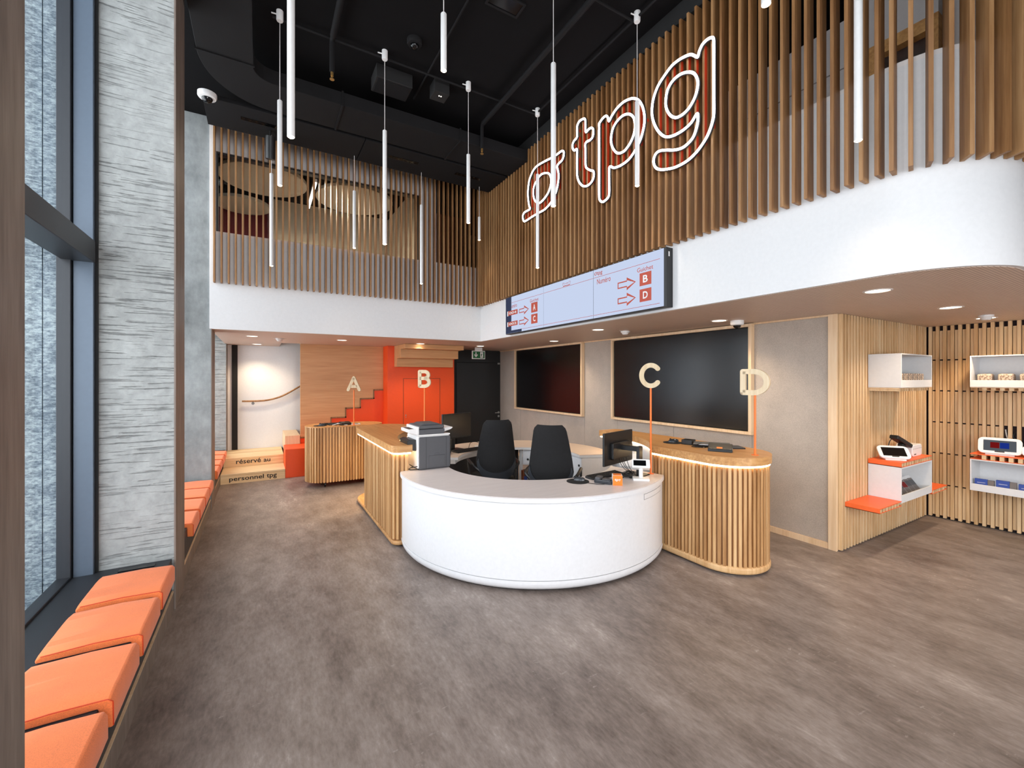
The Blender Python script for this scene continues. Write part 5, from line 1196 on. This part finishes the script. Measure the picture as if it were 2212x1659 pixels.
for k in range(6):
    x = 5.70 + k * 0.115; M4 = TM((x + 0.03, 1.83, 0.485), math.radians(-8), math.radians(-38))
    t = thing('leaflet_stack', (x + 0.03, 1.9, 0.481), 'leaning leaflet stack in the lower box of the near wall, %s from its left side' % WORD[k], 'leaflet', 'leaflets')
    build('leaflet', MB().box(-0.045, 0.045, 0.0, 0.012, 0.0, 0.20).xf(M4), 'white_paint', t); build('leaflet_print', MB().box(-0.042, 0.042, -0.001, 0.0, 0.02, 0.17).xf(M4), 'grey_print', t)
    build('leaflet_photo', MB().box(-0.042, 0.042, -0.0016, -0.001, 0.09, 0.15).xf(M4), 'dark_red' if k % 3 == 0 else 'charcoal', t)
for k in range(6):
    y = 1.575 - k * 0.165; dz = 0.012 if k % 2 else 0
    t = thing('blue_booklet', (7.06, y - 0.06, 0.483), 'blue booklet pack in the lower box of the far wall, %s from its left side' % WORD[k], 'booklet', 'blue booklets')
    build('booklet', MB().box(7.035, 7.065, y - 0.10, y, 0.483, 0.605 + dz), 'blue_print', t, bevel=0.002); build('booklet_photo', MB().box(7.036, 7.066, y - 0.15, y - 0.102, 0.483, 0.60 + dz), 'grey_print', t)
    build('booklet_title', MB().box(7.0342, 7.035, y - 0.085, y - 0.02, 0.563 + dz, 0.567 + dz), 'white_paint', t)
def tablet(loc, rz, rx, w, h, lb, cols):
    t = thing('info_tablet', loc, lb, 'tablet', 'white info tablets'); M4 = TM(loc, rz); M6 = M4 @ Matrix.Translation((0, -0.06, 0.012)) @ Matrix.Rotation(rx, 4, 'X')
    build('tablet_stand', MB().prism_x([(-0.07, 0), (0.10, 0), (0.05, 0.07), (0.02, 0.075)], -w * 0.33, w * 0.33).xf(M4), 'white_plastic', t, bevel=0.004)
    build('tablet_bezel', rbox(w, h, 0.045, -0.018, 0.0).xf(M6), 'white_plastic', t, bevel=0.005)
    s = build('tablet_screen', rbox(w * 0.74, h * 0.66, 0.003, -0.0195, -0.018, h * 0.17).xf(M6), cols[0], t)
    if len(cols) > 1:
        for c, x_ in ((cols[1], -0.036), (cols[2], 0.036)): build('screen_tile', MB().box(x_ - 0.034, x_ + 0.034, -0.0205, -0.0195, h * 0.34, h * 0.70).xf(M6), c, s)
    build('home_bar', rbox(w * 0.22, 0.012, 0.003, -0.021, -0.018, h * 0.10).xf(M6), 'black_plastic', t)
tablet((5.80, 1.90, 0.884), math.radians(-52), math.radians(-48), 0.27, 0.17, 'white tablet tilted on the orange ledge of the near wall', ('black_gloss',))
tablet((7.13, 1.40, 0.889), math.radians(-80), math.radians(-22), 0.33, 0.185, 'white tablet showing red and blue tiles at the right edge', ('tablet_grey', 'tablet_red', 'tablet_blue'))
tablet((7.14, 1.10, 0.889), math.radians(-86), math.radians(-40), 0.27, 0.14, 'white tablet with a golden screen cut by the right edge', ('tablet_gold',))
t = thing('handheld_scanner', (6.03, 1.92, 0.884), 'black handheld ticket scanner standing on its post', 'scanner'); M4 = TM((6.03, 1.90, 0.884), math.radians(-10))
build('scanner_post', MB().box(-0.028, 0.028, -0.025, 0.03, 0, 0.15).xf(M4), 'black_plastic', t, bevel=0.008)
M6 = M4 @ Matrix.Translation((-0.02, 0, 0.175)) @ Matrix.Rotation(math.radians(24), 4, 'Y')
build('scanner_head', MB().box(-0.14, 0.14, -0.042, 0.042, -0.02, 0.022).xf(M6), 'black_plastic', t, bevel=0.01, seg=3)
build('scanner_screen', MB().box(-0.06, 0.06, -0.034, 0.034, 0.0225, 0.0235).xf(M6), 'black_gloss', t); build('scanner_lamp', MB().cyl((0.10, -0.0425, 0), (0.10, -0.0435, 0), 0.004, 8).xf(M6), 'exit_green', t)
build('scanner_lead', MB().tube(smooth_loop([tuple(M4 @ Vector(p)) for p in ((-0.13, 0.02, 0.22), (-0.17, 0.03, 0.16), (-0.18, 0.03, 0.06), (-0.10, 0.04, 0.05), (-0.05, 0.03, 0.12))], 5, False), 0.004, 6), 'black_plastic', t, smooth=True)
t = thing('card_printer', (6.27, 1.93, 0.884), 'white rounded card printer on the orange ledge of the near wall', 'printer'); M4 = TM((6.27, 1.92, 0.884), 0)
build('printer_shell', rbox(0.26, 0.13, 0.035, -0.075, 0.075).xf(M4), 'white_plastic', t, bevel=0.008); build('card_slot', MB().box(-0.09, -0.04, -0.0765, -0.075, 0.02, 0.03).xf(M4), 'black_plastic', t)
build('printer_seam', MB().box(-0.128, 0.128, -0.0757, -0.075, 0.085, 0.087).xf(M4), 'grey_print', t)
t = thing('wall_cables', (7.34, 1.2, 0.95), 'black cables hanging in the gap behind the far battens', 'cables'); rnd = random.Random(9)
for k in range(6):
    y = 1.40 - k * 0.1
    build('cable', MB().tube(smooth_loop([(7.343, y + rnd.uniform(-.05, .05), z) for z in (1.16, 1.08, 1.0, 0.92, 0.86)], 4, False), 0.006, 6), 'black_plastic' if k % 3 else 'white_plastic', t, smooth=True)
